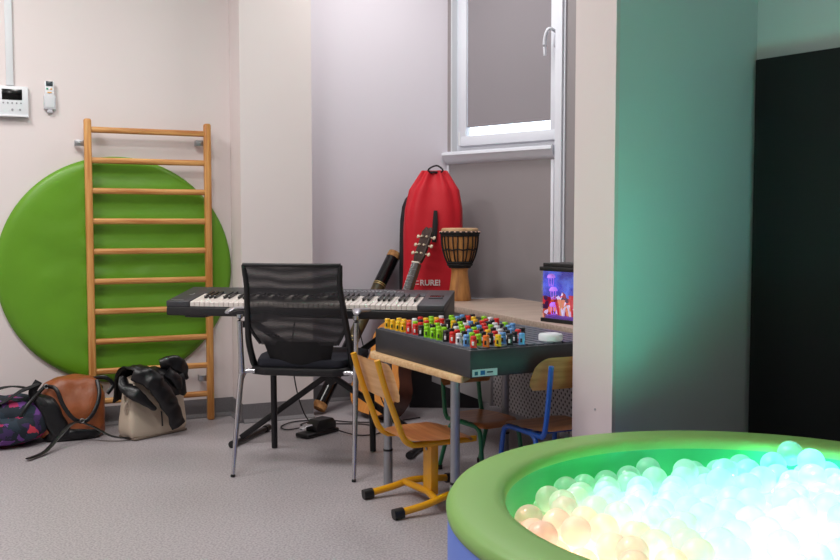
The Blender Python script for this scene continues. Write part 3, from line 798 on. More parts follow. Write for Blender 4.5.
# red drawstring bag
t = thing('drawstring_bag', 'tall red drawstring bag standing in the corner behind the djembe', 'bag', (0.062, 5.395, 0.262), -0.02)
def redbag():
    b = B(); NZ, NS = 60, 72; rings = []
    for i in range(NZ+1):
        f = i/NZ; z = 0.0 + f*1.10
        hw = interp([0.165,0.170,0.172,0.172,0.171,0.170,0.169,0.168,0.163,0.142,0.070], f)
        hd = interp([0.085,0.09,0.09,0.09,0.09,0.09,0.088,0.085,0.08,0.07,0.045], f)
        cx = 0.020*f
        ring = []
        for k in range(NS):
            an = 2*PI*k/NS; ca, sa = math.cos(an), math.sin(an)
            e = 2/3.0
            x = math.copysign(abs(ca)**e, ca)*hw; y = math.copysign(abs(sa)**e, sa)*hd
            pl = max(0, (f-0.62)/0.38)
            w = 0.010*pl*math.sin(an*9+2*noise.noise(Vector((ca,sa,f*3)))) + 0.009*noise.noise(Vector((ca*1.5, sa*1.5, z*3.0)))
            ring.append(b.verts.new((cx+x+ca*w, y+sa*w*1.3, z)))
        rings.append(ring)
    for i in range(NZ):
        for k in range(NS): b.faces.new((rings[i][k], rings[i][(k+1) % NS], rings[i+1][(k+1) % NS], rings[i+1][k]))
    b.faces.new(rings[0][::-1]); b.faces.new(rings[-1])
    return b
O('bag_body', redbag(), mat('red_nylon', (205,14,36), 0.6, bump=0.12, bscale=14), t, angle=80)
b = B()
sweep(b, [Vector((0.02+0.064*math.cos(a), 0.048*math.sin(a), 1.083+0.008*math.sin(3*a))) for a in [k*PI/12 for k in range(24)]], 0.006, closed=True, seg=8)
sweep(b, [(0.05,-0.05,1.083),(0.07,-0.07,1.10),(0.04,-0.06,1.125),(0.01,-0.05,1.12),(-0.015,-0.055,1.10),(0.01,-0.05,1.083)], 0.005, smooth=6, seg=8)
O('drawstring', b, M_strap, t)
b = B(); sweep(b, [(0.028,-0.100,0.87),(0.026,-0.103,0.79),(0.02,-0.104,0.69)], [0.010,0.016,0.013], 0.005, up=(0,1,0), smooth=6, power=4); O('carry_handle', b, M_strap, t)
me = text_mesh('RURE!', 0.044, 0.0015, 0.0012); me.materials.append(mat('white_print', (235,225,225), 0.7))
o = bpy.data.objects.new('printed_lettering', me); COL.objects.link(o); o.parent = t; o.location = (-0.002, -0.1025, 0.458); o.rotation_euler = (PI/2, 0, 0)
tag(o, 'white printed letters on the red bag')
b = B()
for z in (0.469, 0.451):
    b = B(); box(b, (-0.078, -0.0985, z), (0.024, 0.003, 0.0035)); O('printed_line', b, MATS['white_print'], t)

b = B(); box(b, (0.0, 0.0, 0.13), (0.42, 0.20, 0.26), bevel=0.006)
tag(O('storage_box', b, mat('dark_grey_box', (52,50,54), 0.6), loc=(0.150, 5.395, 0), rz=-0.02), 'dark low storage box under the red bag, behind the counter front', 'box')

# djembe
t = thing('djembe', 'wooden djembe drum with black rope lacing on the corner of the counter', 'drum', (0.216, 5.055, 0.64))
M_dj = mat('djembe_wood', (196,138,76), 0.45, stretch=(6,6,1.2), rgb2=(150,96,48), vscale=6)
b = B(); lathe(b, [(0,0),(0.061,0),(0.063,0.006),(0.060,0.03),(0.052,0.09),(0.046,0.14),(0.045,0.165),(0.055,0.19),(0.078,0.235),(0.092,0.29),(0.097,0.34),(0.098,0.375),(0,0.375)], 48); O('shell', b, M_dj, t, angle=60)
b = B(); lathe(b, [(0,0.395),(0.088,0.394),(0.098,0.391),(0.101,0.384),(0.101,0.37),(0.0985,0.365)], 48); O('drum_skin', b, mat('goat_skin', (206,170,130), 0.6, rgb2=(176,134,94), vscale=14), t)
b = B()
for z, r, th in ((0.368,0.1020,0.009),(0.354,0.1005,0.006),(0.195,0.063,0.008),(0.208,0.068,0.006),(0.183,0.056,0.006)):
    sweep(b, [Vector((r*math.cos(a), r*math.sin(a), z)) for a in [k*PI/24 for k in range(48)]], th, closed=True, seg=8)
sweep(b, [Vector((0.0935*math.cos(a), 0.0935*math.sin(a), 0.278+0.003*math.sin(10*a))) for a in [k*PI/24 for k in range(48)]], 0.004, closed=True, seg=6)
O('rope_ring', b, mat('black_rope', (20,18,18), 0.8), t)
b = B()
NR = 22
for k in range(NR):
    a0 = 2*PI*k/NR; pts = []
    for z, r in ((0.365,0.101),(0.31,0.099),(0.27,0.092),(0.235,0.082),(0.205,0.068)):
        a = a0 + (0.05 if k % 2 else -0.05)*(1-(z-0.2)/0.15)
        pts.append((r*math.cos(a), r*math.sin(a), z))
    sweep(b, pts, 0.0035, smooth=3, seg=6)
O('rope_lacing', b, MATS['black_rope'], t)
b = B()
for k in range(NR):
    a = 2*PI*(k+0.5)/NR; blob(b, (0.1055*math.cos(a), 0.1055*math.sin(a), 0.373), (0.008,0.008,0.0035), 2, 1)
O('skin_loop', b, mat('pale_loops', (220,180,160), 0.7), t)

# ------------------------------------------------------------------ counter
cA = Vector((0.027, 5.04, 0)); cd = Vector((0.393, -0.92, 0)).normalized(); cn = Vector((0.92, 0.393, 0)).normalized()
CL = 1.62; CW = 0.535
t = thing('counter', 'long wood topped counter with perforated grey front along the window side', 'counter', (cA.x, cA.y, 0), math.atan2(cd.y, cd.x))
b = B(); box(b, (CL/2, CW/2, 0.624), (CL, CW, 0.032), bevel=0.003); O('worktop', b, M_counter, t)
b = B(); box(b, (0.36, 0.045, 0.40), (0.70, 0.018, 0.41), bevel=0.002)
O('front_panel', b, M_panel, t)
b = B(); box(b, (0.715+0.45, 0.045, 0.40), (0.88, 0.016, 0.41)); 
pf = O('perforated_panel', b, M_perf, t, smooth=False)
uv = pf.data.uv_layers.new(name='UVMap')
for lp in pf.data.loops:
    co = pf.data.vertices[lp.vertex_index].co; uv.data[lp.index].uv = (co.x, co.z)
b = B(); box(b, (0.718, 0.040, 0.40), (0.02, 0.03, 0.42), bevel=0.002); O('panel_stile', b, M_panel, t)
for x, y in ((0.10, 0.44), (0.72, 0.44), (1.5, 0.44)):
    b = B(); box(b, (x, y, 0.304), (0.035, 0.035, 0.608), bevel=0.003); O('leg', b, M_white, t)
b = B(); box(b, (CL-0.02, CW/2+0.02, 0.304), (0.02, CW-0.08, 0.608)); O('end_panel', b, M_panel, t)
b = B(); box(b, (CL/2, CW-0.03, 0.42), (CL-0.2, 0.02, 0.37)); O('rear_rail', b, M_panel, t)

# aquarium lamp
ta = cA + cd*1.16 + cn*0.022
t = thing('aquarium', 'small aquarium with blue light, corals and toy jellyfish on the counter', 'aquarium', (0.514, 3.955, 0.64), math.atan2(-0.80, 0.60))
def aq_mat():
    m = bpy.data.materials.new('lit_coral_backdrop'); m.use_nodes = True
    nt = m.node_tree; bs = nt.nodes['Principled BSDF']; bs.inputs['Roughness'].default_value = 0.6
    tc = nt.nodes.new('ShaderNodeTexCoord'); sp = nt.nodes.new('ShaderNodeSeparateXYZ'); nt.links.new(tc.outputs['Object'], sp.inputs[0])
    v = nt.nodes.new('ShaderNodeTexVoronoi'); v.inputs['Scale'].default_value = 55; nt.links.new(tc.outputs['Object'], v.inputs['Vector'])
    sv = nt.nodes.new('ShaderNodeSeparateColor'); nt.links.new(v.outputs['Color'], sv.inputs[0])
    c1_ = nt.nodes.new('ShaderNodeValToRGB'); el = c1_.color_ramp.elements; c1_.color_ramp.interpolation = 'CONSTANT'
    el[0].position = 0; el[0].color = lin((140,16,40)); el[1].position = 0.25; el[1].color = lin((214,50,60))
    for p, c in ((0.45,(60,30,70)),(0.6,(240,150,110)),(0.75,(230,225,255)),(0.87,(200,90,50))): e = el.new(p); e.color = lin(c)
    nt.links.new(sv.outputs[0], c1_.inputs['Fac'])
    n = nt.nodes.new('ShaderNodeTexNoise'); n.inputs['Scale'].default_value = 22; nt.links.new(tc.outputs['Object'], n.inputs['Vector'])
    c2_ = nt.nodes.new('ShaderNodeValToRGB'); c2_.color_ramp.elements[0].position = 0.35; c2_.color_ramp.elements[0].color = lin((24,30,170)); c2_.color_ramp.elements[1].position = 0.7; c2_.color_ramp.elements[1].color = lin((80,120,235))
    nt.links.new(n.outputs['Fac'], c2_.inputs['Fac'])
    n3 = nt.nodes.new('ShaderNodeTexNoise'); n3.inputs['Scale'].default_value = 12; nt.links.new(tc.outputs['Object'], n3.inputs['Vector'])
    ma = nt.nodes.new('ShaderNodeMath'); ma.operation = 'MULTIPLY_ADD'; ma.inputs[1].default_value = 0.14; nt.links.new(n3.outputs['Fac'], ma.inputs[0]); 
    inv = nt.nodes.new('ShaderNodeMath'); inv.operation = 'MULTIPLY'; inv.inputs[1].default_value = -1; nt.links.new(sp.outputs['Z'], inv.inputs[0]); nt.links.new(inv.outputs[0], ma.inputs[2])
    gt = nt.nodes.new('ShaderNodeMath'); gt.operation = 'GREATER_THAN'; gt.inputs[1].default_value = -0.055; nt.links.new(ma.outputs[0], gt.inputs[0])
    mx = nt.nodes.new('ShaderNodeMix'); mx.data_type = 'RGBA'
    nt.links.new(gt.outputs[0], mx.inputs['Factor']); nt.links.new(c2_.outputs[0], mx.inputs[6]); nt.links.new(c1_.outputs[0], mx.inputs[7])
    nt.links.new(mx.outputs[2], bs.inputs['Base Color']); nt.links.new(mx.outputs[2], bs.inputs['Emission Color']); bs.inputs['Emission Strength'].default_value = 0.55
    return m
AW, AD, AH = 0.24, 0.13, 0.245
b = B(); box(b, (AW/2, AD/2, 0.008), (AW, AD, 0.016), bevel=0.002); O('base_frame', b, M_black, t)
b = B(); box(b, (AW/2, AD/2, AH-0.020), (AW+0.010, AD+0.008, 0.018), bevel=0.003); box(b, (AW/2+0.004, AD/2, AH-0.004), (AW-0.008, AD-0.01, 0.018), bevel=0.003); O('lid', b, M_black, t)
b = B(); box(b, (AW/2, 0.055, 0.12), (AW-0.008, 0.004, 0.205)); box(b, (0.0075, 0.031, 0.12), (0.003, 0.046, 0.205)); O('backdrop', b, aq_mat(), t, smooth=False)
b = B()
for x in (0.0025, AW-0.0025): box(b, (x, AD/2, 0.12), (0.004, AD-0.004, 0.212))
box(b, (AW/2, 0.004, 0.12), (AW-0.010, 0.003, 0.212)); O('tank_glass', b, M_glass, t, smooth=False)
b = B(); blob(b, (AW/2, 0.030, 0.020), (AW/2-0.012, 0.022, 0.010), 6, 4, 0.004, 40); O('gravel', b, mat('violet_gravel', (120,70,190), 0.7), t)
M_jel = emis('glowing_violet_silicone', (190,120,250), 0.6)
for x, z, y in ((0.035,0.19,0.028),(0.048,0.135,0.028),(0.050,0.07,0.028)):
    b = B(); lathe(b, [(0,0.014),(0.010,0.012),(0.017,0.004),(0.018,-0.004),(0.012,-0.002),(0,0.0)], 20, c=(x,y,z))
    for k in range(6):
        a = k*PI/3; sweep(b, [(x+0.010*math.cos(a),y+0.010*math.sin(a),z), (x+0.012*math.cos(a+0.3),y+0.012*math.sin(a+0.3),z-0.02), (x+0.008*math.cos(a),y+0.008*math.sin(a),z-0.04)], 0.0012, seg=5, smooth=3)
    O('toy_jellyfish', b, M_jel, t)
M_c1 = emis('lit_red_coral', (205,40,60), 0.35); M_c2 = emis('lit_orange_coral', (235,150,110), 0.35); M_c3 = emis('lit_white_coral', (220,215,250), 0.4)
for k in range(12):
    x = 0.085+0.012*k; h = random.uniform(0.04, 0.11); y = random.uniform(0.024, 0.036)
    b = B()
    for q in range(5):
        a = random.uniform(0, 2*PI); sweep(b, [(x,y,0.02),(x+0.006*math.cos(a),y+0.005*math.sin(a),0.02+h*0.5),(x+0.016*math.cos(a),y+0.006*math.sin(a),0.02+h)], [0.005,0.004,0.006], smooth=3, seg=7)
    O('coral', b, (M_c1, M_c2, M_c3)[k % 3], t)

# ------------------------------------------------------------------ low table with the peg box
N_ = Vector((0.170,3.130,0)); du = Vector((-0.463,0.886,0)).normalized(); dv = Vector((0.886,0.463,0)).normalized()
L_ = N_+du*0.765; R_ = N_+dv*0.60; B_ = L_+dv*0.60
t = thing('play_table', 'low wooden childrens table with grey metal legs under the peg box', 'table', (0.2, 3.66, 0))
o0 = Vector((0.2, 3.66, 0))
def rounded(poly, r, n=5):
    out = []; m_ = len(poly)
    for i in range(m_):
        p0, p, p2 = Vector(poly[i-1]), Vector(poly[i]), Vector(poly[(i+1) % m_])
        a = p+(p0-p).normalized()*r; c = p+(p2-p).normalized()*r
        for k in range(n+1):
            tt = k/n; q = a*(1-tt)**2+p*2*tt*(1-tt)+c*tt**2; out.append((q.x, q.y))
    return out
tp = [(0.145,3.155),(0.44,4.13),(0.05,4.30),(-0.215,3.80)]
b = B(); prism(b, [(x-o0.x, y-o0.y) for x, y in rounded([(a,c) for a,c in tp], 0.04)], 0.506, 0.53, bevel=0.003); O('tabletop', b, M_top, t, angle=30)
def table_leg(x, y):
    b = B(); bar(b, (x-o0.x,y-o0.y,0.14), (x-o0.x,y-o0.y,0.506), 0.0165, seg=20); bar(b, (x-o0.x,y-o0.y,0.0), (x-o0.x,y-o0.y,0.145), 0.0185, seg=20)
    l = O('leg', b, M_greym, t)
    b = B(); bar(b, (x-o0.x,y-o0.y,0.141), (x-o0.x,y-o0.y,0.149), 0.0195, seg=20); O('collar', b, M_black, l)
for x, y in ((-0.129,3.707),(0.123,3.22),(0.372,4.02),(0.160,4.19)): table_leg(x, y)

ob = Vector((0.2, 3.66, 0.53))
t = thing('peg_box', 'dark grey sound box with slotted top full of coloured pegs on the low table', 'sensory box', ob)
def q2(p): return (p.x-ob.x, p.y-ob.y)
M_box = mat('charcoal_box', (50,50,55), 0.5, bump=0.02, bscale=200)
b = B(); prism(b, [q2(N_), q2(R_), q2(B_), q2(L_)], 0.0, 0.095, bevel=0.004); O('box_body', b, M_box, t, angle=30)
def uvp(u, v, z=0.0):     # u: from near corner to left corner, v: across to the right
    a = N_.lerp(L_, u); c = R_.lerp(B_, u); p = a.lerp(c, v); return Vector((p.x-ob.x, p.y-ob.y, z))
b = B()
for k in range(15):      # slats along u
    v0 = 0.02+k*0.0655; v1 = v0+0.045
    prism(b, [tuple(uvp(0.02,v0)[:2]), tuple(uvp(0.02,v1)[:2]), tuple(uvp(0.98,v1)[:2]), tuple(uvp(0.98,v0)[:2])], 0.093, 0.100)
O('slatted_top', b, mat('slate_plastic', (88,94,106), 0.35), t, smooth=False)
b = B(); d_ = (R_-N_).normalized(); nn_ = Vector((d_.y, -d_.x, 0))
def lab(u0, u1, z0, z1, off, name, m):
    b = B(); p0 = N_+d_*u0+nn_*off-ob; p1 = N_+d_*u1+nn_*off-ob
    box(b, ((p0.x+p1.x)/2, (p0.y+p1.y)/2, (z0+z1)/2), (u1-u0, 0.001, z1-z0), R=rot(0,0,math.atan2(d_.y,d_.x)))
    return O(name, b, m, t, smooth=False)
b.free()
lab(0.008, 0.108, 0.004, 0.029, 0.001, 'paper_label', mat('label_white', (200,222,226), 0.5))
lab(0.017, 0.030, 0.009, 0.022, 0.0016, 'label_mark', mat('label_teal', (20,98,120), 0.5))
lab(0.040, 0.058, 0.009, 0.024, 0.0016, 'label_mark', mat('label_blue', (10,100,165), 0.5))
lab(0.066, 0.090, 0.015, 0.020, 0.0016, 'label_mark', mat('label_dark', (30,60,70), 0.5))

pegc = {'yellow': (250,196,30), 'red': (226,36,28), 'lime': (150,220,20), 'black': (24,24,28), 'white': (232,232,236), 'blue': (100,160,220), 'orange': (245,110,20)}
pegm = {k: mat('peg_'+k, c, 0.3, coat=0.3) for k, c in pegc.items()}
M_win = mat('peg_window_dark', (40,60,30), 0.4)
def peg_proto(k):
    g = bpy.data.objects.new('sound_peg', None); COL.objects.link(g); g.empty_display_size = 0.02
    b = B(); lathe(b, [(0,0),(0.0105,0),(0.0115,0.002),(0.0115,0.026),(0.0098,0.028)], 20); box(b, (0,0,0.002), (0.022,0.022,0.004))
    O('peg_body', b, pegm[k], g)
    b = B(); lathe(b, [(0.0098,0.028),(0.0110,0.0295),(0.0110,0.038),(0.0095,0.040),(0,0.0405)], 20)
    O('cap', b, mat('peg_cap_clear', (236,236,240), 0.2) if k in ('black','blue') and False else pegm[k], g)
    b = B(); a = math.atan2(-0.85, -0.25)
    for dy in (a,): box(b, (0.0108*math.cos(dy), 0.0108*math.sin(dy), 0.015), (0.003, 0.007, 0.014), R=rot(0,0,dy), bevel=0.001)
    O('inset', b, pegm['white'] if k in ('red','black') else (M_win if k in ('yellow','lime') else pegm['black']), g)
    return g
protos = {}
def place_peg(k, p):
    if k not in protos:
        protos[k] = peg_proto(k); r = protos[k]
    else:
        src = protos[k]; r = src.copy(); COL.objects.link(r)
        for ch in src.children:
            c = ch.copy(); COL.objects.link(c); c.parent = r
    r.location = p; r.rotation_euler = (0,0,0)
    tag(r, f'{k} peg standing in the slotted top of the dark box', 'peg', f'{k} pegs on the peg box')
rows = [  # along the long near edge, from the left end to the near corner
 'yyyyrrklllkrwbr', 'yyolrlkllkrkllo', 'ywkrylkkwlbrkky', 'rylrkbklrlkyrbk', 'lyrkylwkbrkwkkb', 'wrlkobkrlwkbr..', 'lbkryrkwkb.k...', 'bry.rk.lb......', 'k.lwr..........']
cm = {'y':'yellow','r':'red','k':'black','l':'lime','w':'white','b':'blue','o':'orange'}
prn = random.Random(3)
for j, row in enumerate(rows):
    for i, ch in enumerate(row):
        if ch == '.' or (j > 0 and prn.random() < 0.08): continue
        uu = 0.030+0.0485*(14-i); vv = 0.030+0.050*j
        p = N_+du*uu+dv*vv; place_peg(cm[ch], (p.x+prn.uniform(-.002,.002), p.y+prn.uniform(-.002,.002), 0.53+0.100))
t = thing('white_disc', 'round white plastic disc on the right of the peg box', 'disc', (0.428, 3.355+0.08, 0.631))
t.location = (0.474, 3.358, 0.630)
b = B(); lathe(b, [(0,0),(0.040,0),(0.0435,0.003),(0.0435,0.022),(0.041,0.026),(0,0.027)], 40); O('disc_body', b, M_white, t)
b = B(); lathe(b, [(0.030,0.0265),(0.031,0.0285),(0.033,0.0265)], 40); O('rim_ring', b, M_white, t)

# ------------------------------------------------------------------ childrens chairs
def kid_seat(hw, d0, d1, z, th=0.008):
    """plywood seat with a shallow dip and rolled front; y from d0 (rear) to d1 (front)"""
    b = B(); g = []; NX, NY = 14, 18
    for i in range(NX+1):
        u = -1+2*i/NX; row = []
        for k in range(NY+1):
            f = k/NY
            w = hw*(0.86+0.14*min(1, f*3))*(1-0.10*max(0, (f-0.85)/0.15)**2)
            rc = 0.03*max(0, abs(u)-0.8)/0.2
            y = d0+rc*(1 if f < 0.5 else -1)*abs(1-2*f) + (d1-d0)*f
            zz = z - 0.008*(1-u*u)*math.sin(f*PI) - 0.020*max(0, (f-0.82)/0.18)**2
            row.append(b.verts.new((u*w, y, zz)))
        g.append(row)
    for i in range(NX):
        for k in range(NY): b.faces.new((g[i][k], g[i+1][k], g[i+1][k+1], g[i][k+1]))
    bmesh.ops.solidify(b, geom=b.faces[:], thickness=th)
    return b
def kid_back(hw, z0, z1, y, lean, th=0.008, curve=0.02, rtop=0.04, rbot=0.04):
    b = B(); n = 10
    W = hw
    out = rounded([(-W,z0),(W,z0),(W,z1),(-W,z1)], rtop, 6)
    # triangulate as grid of columns
    NX = 26; g = []
    for i in range(NX+1):
        u = -1+2*i/NX; x = u*W; ax_ = W-abs(x)
        def cut(r): return 0 if ax_ >= r else r-math.sqrt(max(0, r*r-(r-ax_)**2))
        lo = z0+cut(rbot); hi = z1-cut(rtop)
        col = []
        for k in range(7):
            z = lo+(hi-lo)*k/6; col.append(b.verts.new((x, y-lean*(z-z0)+curve*(u*u), z)))
        g.append(col)
    for i in range(NX):
        for k in range(6): b.faces.new((g[i][k], g[i+1][k], g[i+1][k+1], g[i][k+1]))
    bmesh.ops.solidify(b, geom=b.faces[:], thickness=th)
    return b
# yellow, rear centre as origin
a_y = math.atan2(0.444, 0.898) - PI/2
t = thing('childrens_chair', 'small wooden childrens chair with yellow metal frame and sled base', 'chair', (-0.136, 3.395, 0), a_y)
O('seat', kid_seat(0.150, 0.045, 0.325, 0.272), M_plyd, t, angle=60)
O('backrest', kid_back(0.163, 0.420, 0.562, -0.012, 0.30, curve=0.012, rtop=0.03, rbot=0.03), M_ply, t, angle=60)
for s in (-1, 1):
    b = B(); x = s*0.110
    sweep(b, [(x,-0.072,0.572),(x,-0.038,0.46),(x,0.0,0.36),(x,0.03,0.285),(x*0.98,0.06,0.258),(x*0.95,0.10,0.252),(x*0.93,0.32,0.25)], 0.0115, smooth=5, seg=14); O('side_tube', b, M_yel, t)
b = B(); box(b, (0,0.19,0.248), (0.2,0.05,0.012), bevel=0.002); box(b, (0.105,0.22,0.252), (0.012,0.23,0.022), bevel=0.002); O('seat_bracket', b, M_yel, t)
def ly(p):
    dx, dy = p[0]+0.14, p[1]-3.42; c_, s_ = math.cos(-a_y), math.sin(-a_y); return (dx*c_-dy*s_, dx*s_+dy*c_, p[2])
b = B(); q = ly((0.036,3.468,0))
prism(b, [(q[0]-0.034,q[1]-0.016),(q[0]+0.034,q[1]-0.016),(q[0]+0.034,q[1]+0.016),(q[0]-0.034,q[1]+0.016)], 0.045, 0.25, bevel=0.004); O('pedestal', b, M_yel, t)
b = B(); bar(b, (q[0]+0.0,q[1]-0.02,0.215), (q[0],q[1]-0.012,0.215), 0.006); O('bolt', b, M_steel, t)
for s, e0 in ((-1,(-0.201,3.541,0.022)), (1,(-0.079,3.294,0.022))):
    b = B(); a0 = Vector(ly(e0))
    pts = [a0, a0+Vector((0,0.10,0.014)), a0+Vector((-s*0.004,0.17,0.030)), a0+Vector((-s*0.02,0.23,0.034)), a0+Vector((-s*0.01,0.34,0.022))]
    sweep(b, pts, 0.0135, smooth=5, seg=14); sk = O('sled_foot', b, M_yel, t)
    b = B(); sweep(b, [a0+Vector((0,-0.022,-0.003)), a0+Vector((0,0.016,0))], 0.0185, 0.0185, seg=16, power=3); O('rubber_cap', b, M_black, sk); b = B()
    e_ = pts[-1]; sweep(b, [e_+Vector((0,-0.01,0)), e_+Vector((0,0.026,-0.003))], 0.0185, 0.0185, seg=16, power=3); O('rubber_cap', b, M_black, sk)
b = B(); sweep(b, [Vector(ly((-0.201,3.541,0.05)))+Vector((0,0.15,0)), (q[0],q[1]-0.012,0.052), Vector(ly((-0.079,3.294,0.05)))+Vector((0,0.15,0))], 0.0135, seg=14)
O('cross_bar', b, M_yel, t)

def four_leg_chair(t, hw, zs, m, zb0, zb1, bw):
    O('seat', kid_seat(hw+0.008, -0.135, 0.145, zs+0.012), M_plyd, t, angle=60)
    O('backrest', kid_back(bw, zb0, zb1, -0.128, 0.18, curve=0.016, rtop=0.075, rbot=0.02), M_ply if False else wood('honey_plywood', (196,142,84), (170,114,60), 'x', 0.35), t, angle=60)
    for s in (-1, 1):
        b = B(); x = s*hw*0.95
        sweep(b, [(x*0.98,-0.172,zb1-0.025),(x*0.98,-0.158,(zs+zb1)/2),(x,-0.143,zs+0.03),(x,-0.125,zs-0.004),(x,-0.09,zs-0.006),(x,0.06,zs-0.006),(x,0.10,zs-0.012),(x*1.03,0.125,zs-0.05),(x*1.10,0.150,0.012)], 0.0095, smooth=6, seg=12); O('side_frame', b, m, t)
        b = B(); sweep(b, [(x,-0.06,zs-0.008),(x*1.05,-0.10,zs-0.05),(x*1.12,-0.165,0.012)], 0.0095, smooth=5, seg=12); O('rear_leg', b, m, t)
        for px, py in ((x*1.10,0.150),(x*1.12,-0.165)):
            b = B(); bar(b, (px,py,0), (px,py,0.02), 0.013); O('foot_cap', b, M_black, t)
    b = B()
    for y in (0.02,-0.05): bar(b, (-hw*0.95,y,zs-0.008), (hw*0.95,y,zs-0.008), 0.008)
    O('cross_tube', b, m, t)
fb = Vector((-0.67, 0.74, 0)); rb = Vector((0.74, 0.67, 0)).normalized()
t = thing('childrens_chair', 'small wooden childrens chair with blue metal frame beside the pillar', 'chair', (0.474, 3.388, 0), math.atan2(0.886, -0.463)-PI/2)
four_leg_chair(t, 0.122, 0.312, M_blu, 0.472, 0.588, 0.165)
t = thing('childrens_chair', 'small wooden childrens chair with green metal frame under the table', 'chair', (0.262, 3.875, 0), math.atan2(-0.85, 0.53)-PI/2)
four_leg_chair(t, 0.100, 0.235, M_grn, 0.37, 0.49, 0.13)

# ------------------------------------------------------------------ black panel on the right wall
b = B(); box(b, (1.30, -0.022, 0.846), (2.56, 0.04, 1.688), bevel=0.004)
pn = O('wall_panel', b, mat('matt_black_panel', (7,11,11), 0.65), loc=(cr.x, cr.y, 0), rz=math.atan2(er.y, er.x))
tag(pn, 'large matt black panel covering the right wall behind the ball pool', 'wall panel')

# ------------------------------------------------------------------ ball pool
PC = Vector((0.822, 2.182, 0)); RO, RI, PH = 0.756, 0.618, 0.40
M_pg = mat('green_pool_vinyl', (133,176,96), 0.42, bump=0.05, bscale=6)
M_pb = mat('blue_pool_vinyl', (96,124,206), 0.4, bump=0.05, bscale=6)
t = thing('ball_pool', 'round soft ball pool with green padded rim and blue sides', 'ball pool', PC)
b = B(); lathe(b, [(RO-0.01,0.004),(RO,0.012),(RO,PH-0.045),(RO-0.008,PH-0.035)], 128); O('outer_side', b, M_pb, t)
b = B(); lathe(b, [(RO-0.006,PH-0.046),(RO+0.002,PH-0.040),(RO+0.004,PH-0.022),(RO-0.006,PH-0.006),(RO-0.024,PH),(RI+0.03,PH),(RI+0.010,PH-0.004),(RI,PH-0.016),(RI-0.002,PH-0.03)], 128); O('padded_rim', b, M_pg, t, angle=80)
b = B(); lathe(b, [(RI-0.002,PH-0.03),(RI,PH-0.06),(RI,0.03)], 128); O('inner_lining', b, mat('green_inner_vinyl', (40,150,80), 0.45), t)
b = B(); lathe(b, [(0,0.02),(RI+0.01,0.02),(RI+0.01,0.0),(0,0.0)], 96); O('pool_floor', b, M_pg, t)

def led_mat():
    m = bpy.data.materials.new('led_light_panel'); m.use_nodes = True
    nt = m.node_tree; bs = nt.nodes['Principled BSDF']
    tc = nt.nodes.new('ShaderNodeTexCoord'); sp = nt.nodes.new('ShaderNodeSeparateXYZ'); nt.links.new(tc.outputs['Object'], sp.inputs[0])
    ma = nt.nodes.new('ShaderNodeMath'); ma.operation = 'MULTIPLY_ADD'; ma.inputs[1].default_value = 0.35
    nt.links.new(sp.outputs['Y'], ma.inputs[0]); nt.links.new(sp.outputs['X'], ma.inputs[2])
    mr = nt.nodes.new('ShaderNodeMapRange'); mr.inputs['From Min'].default_value = -0.6; mr.inputs['From Max'].default_value = 0.6
    nt.links.new(ma.outputs[0], mr.inputs['Value'])
    cr_ = nt.nodes.new('ShaderNodeValToRGB'); el = cr_.color_ramp.elements
    el[0].position = 0.0; el[0].color = (1.0,0.27,0.15,1); el[1].position = 1.0; el[1].color = (0.22,0.68,1.0,1)
    for p, c in ((0.11,(1.0,0.33,0.18,1)),(0.21,(0.80,0.85,0.35,1)),(0.31,(0.34,1.0,0.55,1)),(0.72,(0.32,1.0,0.88,1))): e = el.new(p); e.color = c
    nt.links.new(mr.outputs[0], cr_.inputs['Fac']); nt.links.new(cr_.outputs[0], bs.inputs['Emission Color'])
    bs.inputs['Emission Strength'].default_value = 3.0
    return m
b = B(); lathe(b, [(0,0.19),(RI-0.012,0.19),(RI-0.012,0.03),(0,0.03)], 96); O('light_base', b, led_mat(), t)

# pack the balls: positions relaxed until they no longer overlap
rng = np.random.default_rng(5)
BR = 0.0362
def relax(n, zlo, zhi, rmax, seed, it=260, heap=None):
    rg = np.random.default_rng(seed)
    r = rmax*np.sqrt(rg.random(n)); a = rg.random(n)*2*np.pi
    P = np.stack([r*np.cos(a), r*np.sin(a), zlo+(zhi-zlo)*rg.random(n)], 1)
    for _ in range(it):
        D = P[:,None,:]-P[None,:,:]; L = np.sqrt((D**2).sum(-1))+1e-9; np.fill_diagonal(L, 9)
        ov = np.clip(2*BR*1.005-L, 0, None); P = P+((D/L[...,None])*ov[...,None]).sum(1)*0.42
        rr = np.sqrt(P[:,0]**2+P[:,1]**2); k = np.where(rr > rmax, rmax/rr, 1); P[:,0] *= k; P[:,1] *= k
        hi = zhi + (heap(P[:,0], P[:,1]) if heap is not None else 0)
        lo = hi-(zhi-zlo)
        P[:,2] = np.clip(P[:,2], lo, hi)
    return P
heap = lambda x, y: 0.055*np.clip((x+0.08)/0.30, -0.4, 1)*np.clip((y+0.25)/0.5, 0, 1)-0.03*np.clip((y-0.2)/0.3,0,1)*np.clip(-x/0.3,0,1)
top = relax(228, 0.292, 0.346, RI-BR-0.004, 11, heap=heap)
low = relax(180, 0.235, 0.262, RI-BR-0.004, 3, it=160)
def in_view(p):
    X, Y_, Z_ = p[0]+PC.x, p[1]+PC.y, p[2]
    px = 420+930*X/(Y_+0.001); py = 225+930*(1.05-Z_)/Y_
    return px < 900 and py < 640
sph = B(); bmesh.ops.create_uvsphere(sph, u_segments=32, v_segments=20, radius=BR)
me = bpy.data.meshes.new('plastic_ball'); sph.to_mesh(me)
for p in me.polygons: p.use_smooth = True
me.materials.append(M_ball)
for p in top:
    if not in_view(p): continue
    o = bpy.data.objects.new('plastic_ball', me); COL.objects.link(o)
    o.location = (p[0]+PC.x, p[1]+PC.y, p[2])
    tag(o, 'clear milky plastic ball lying in the lit ball pool', 'ball', 'translucent balls in the ball pool')
sph.free()
b = B()
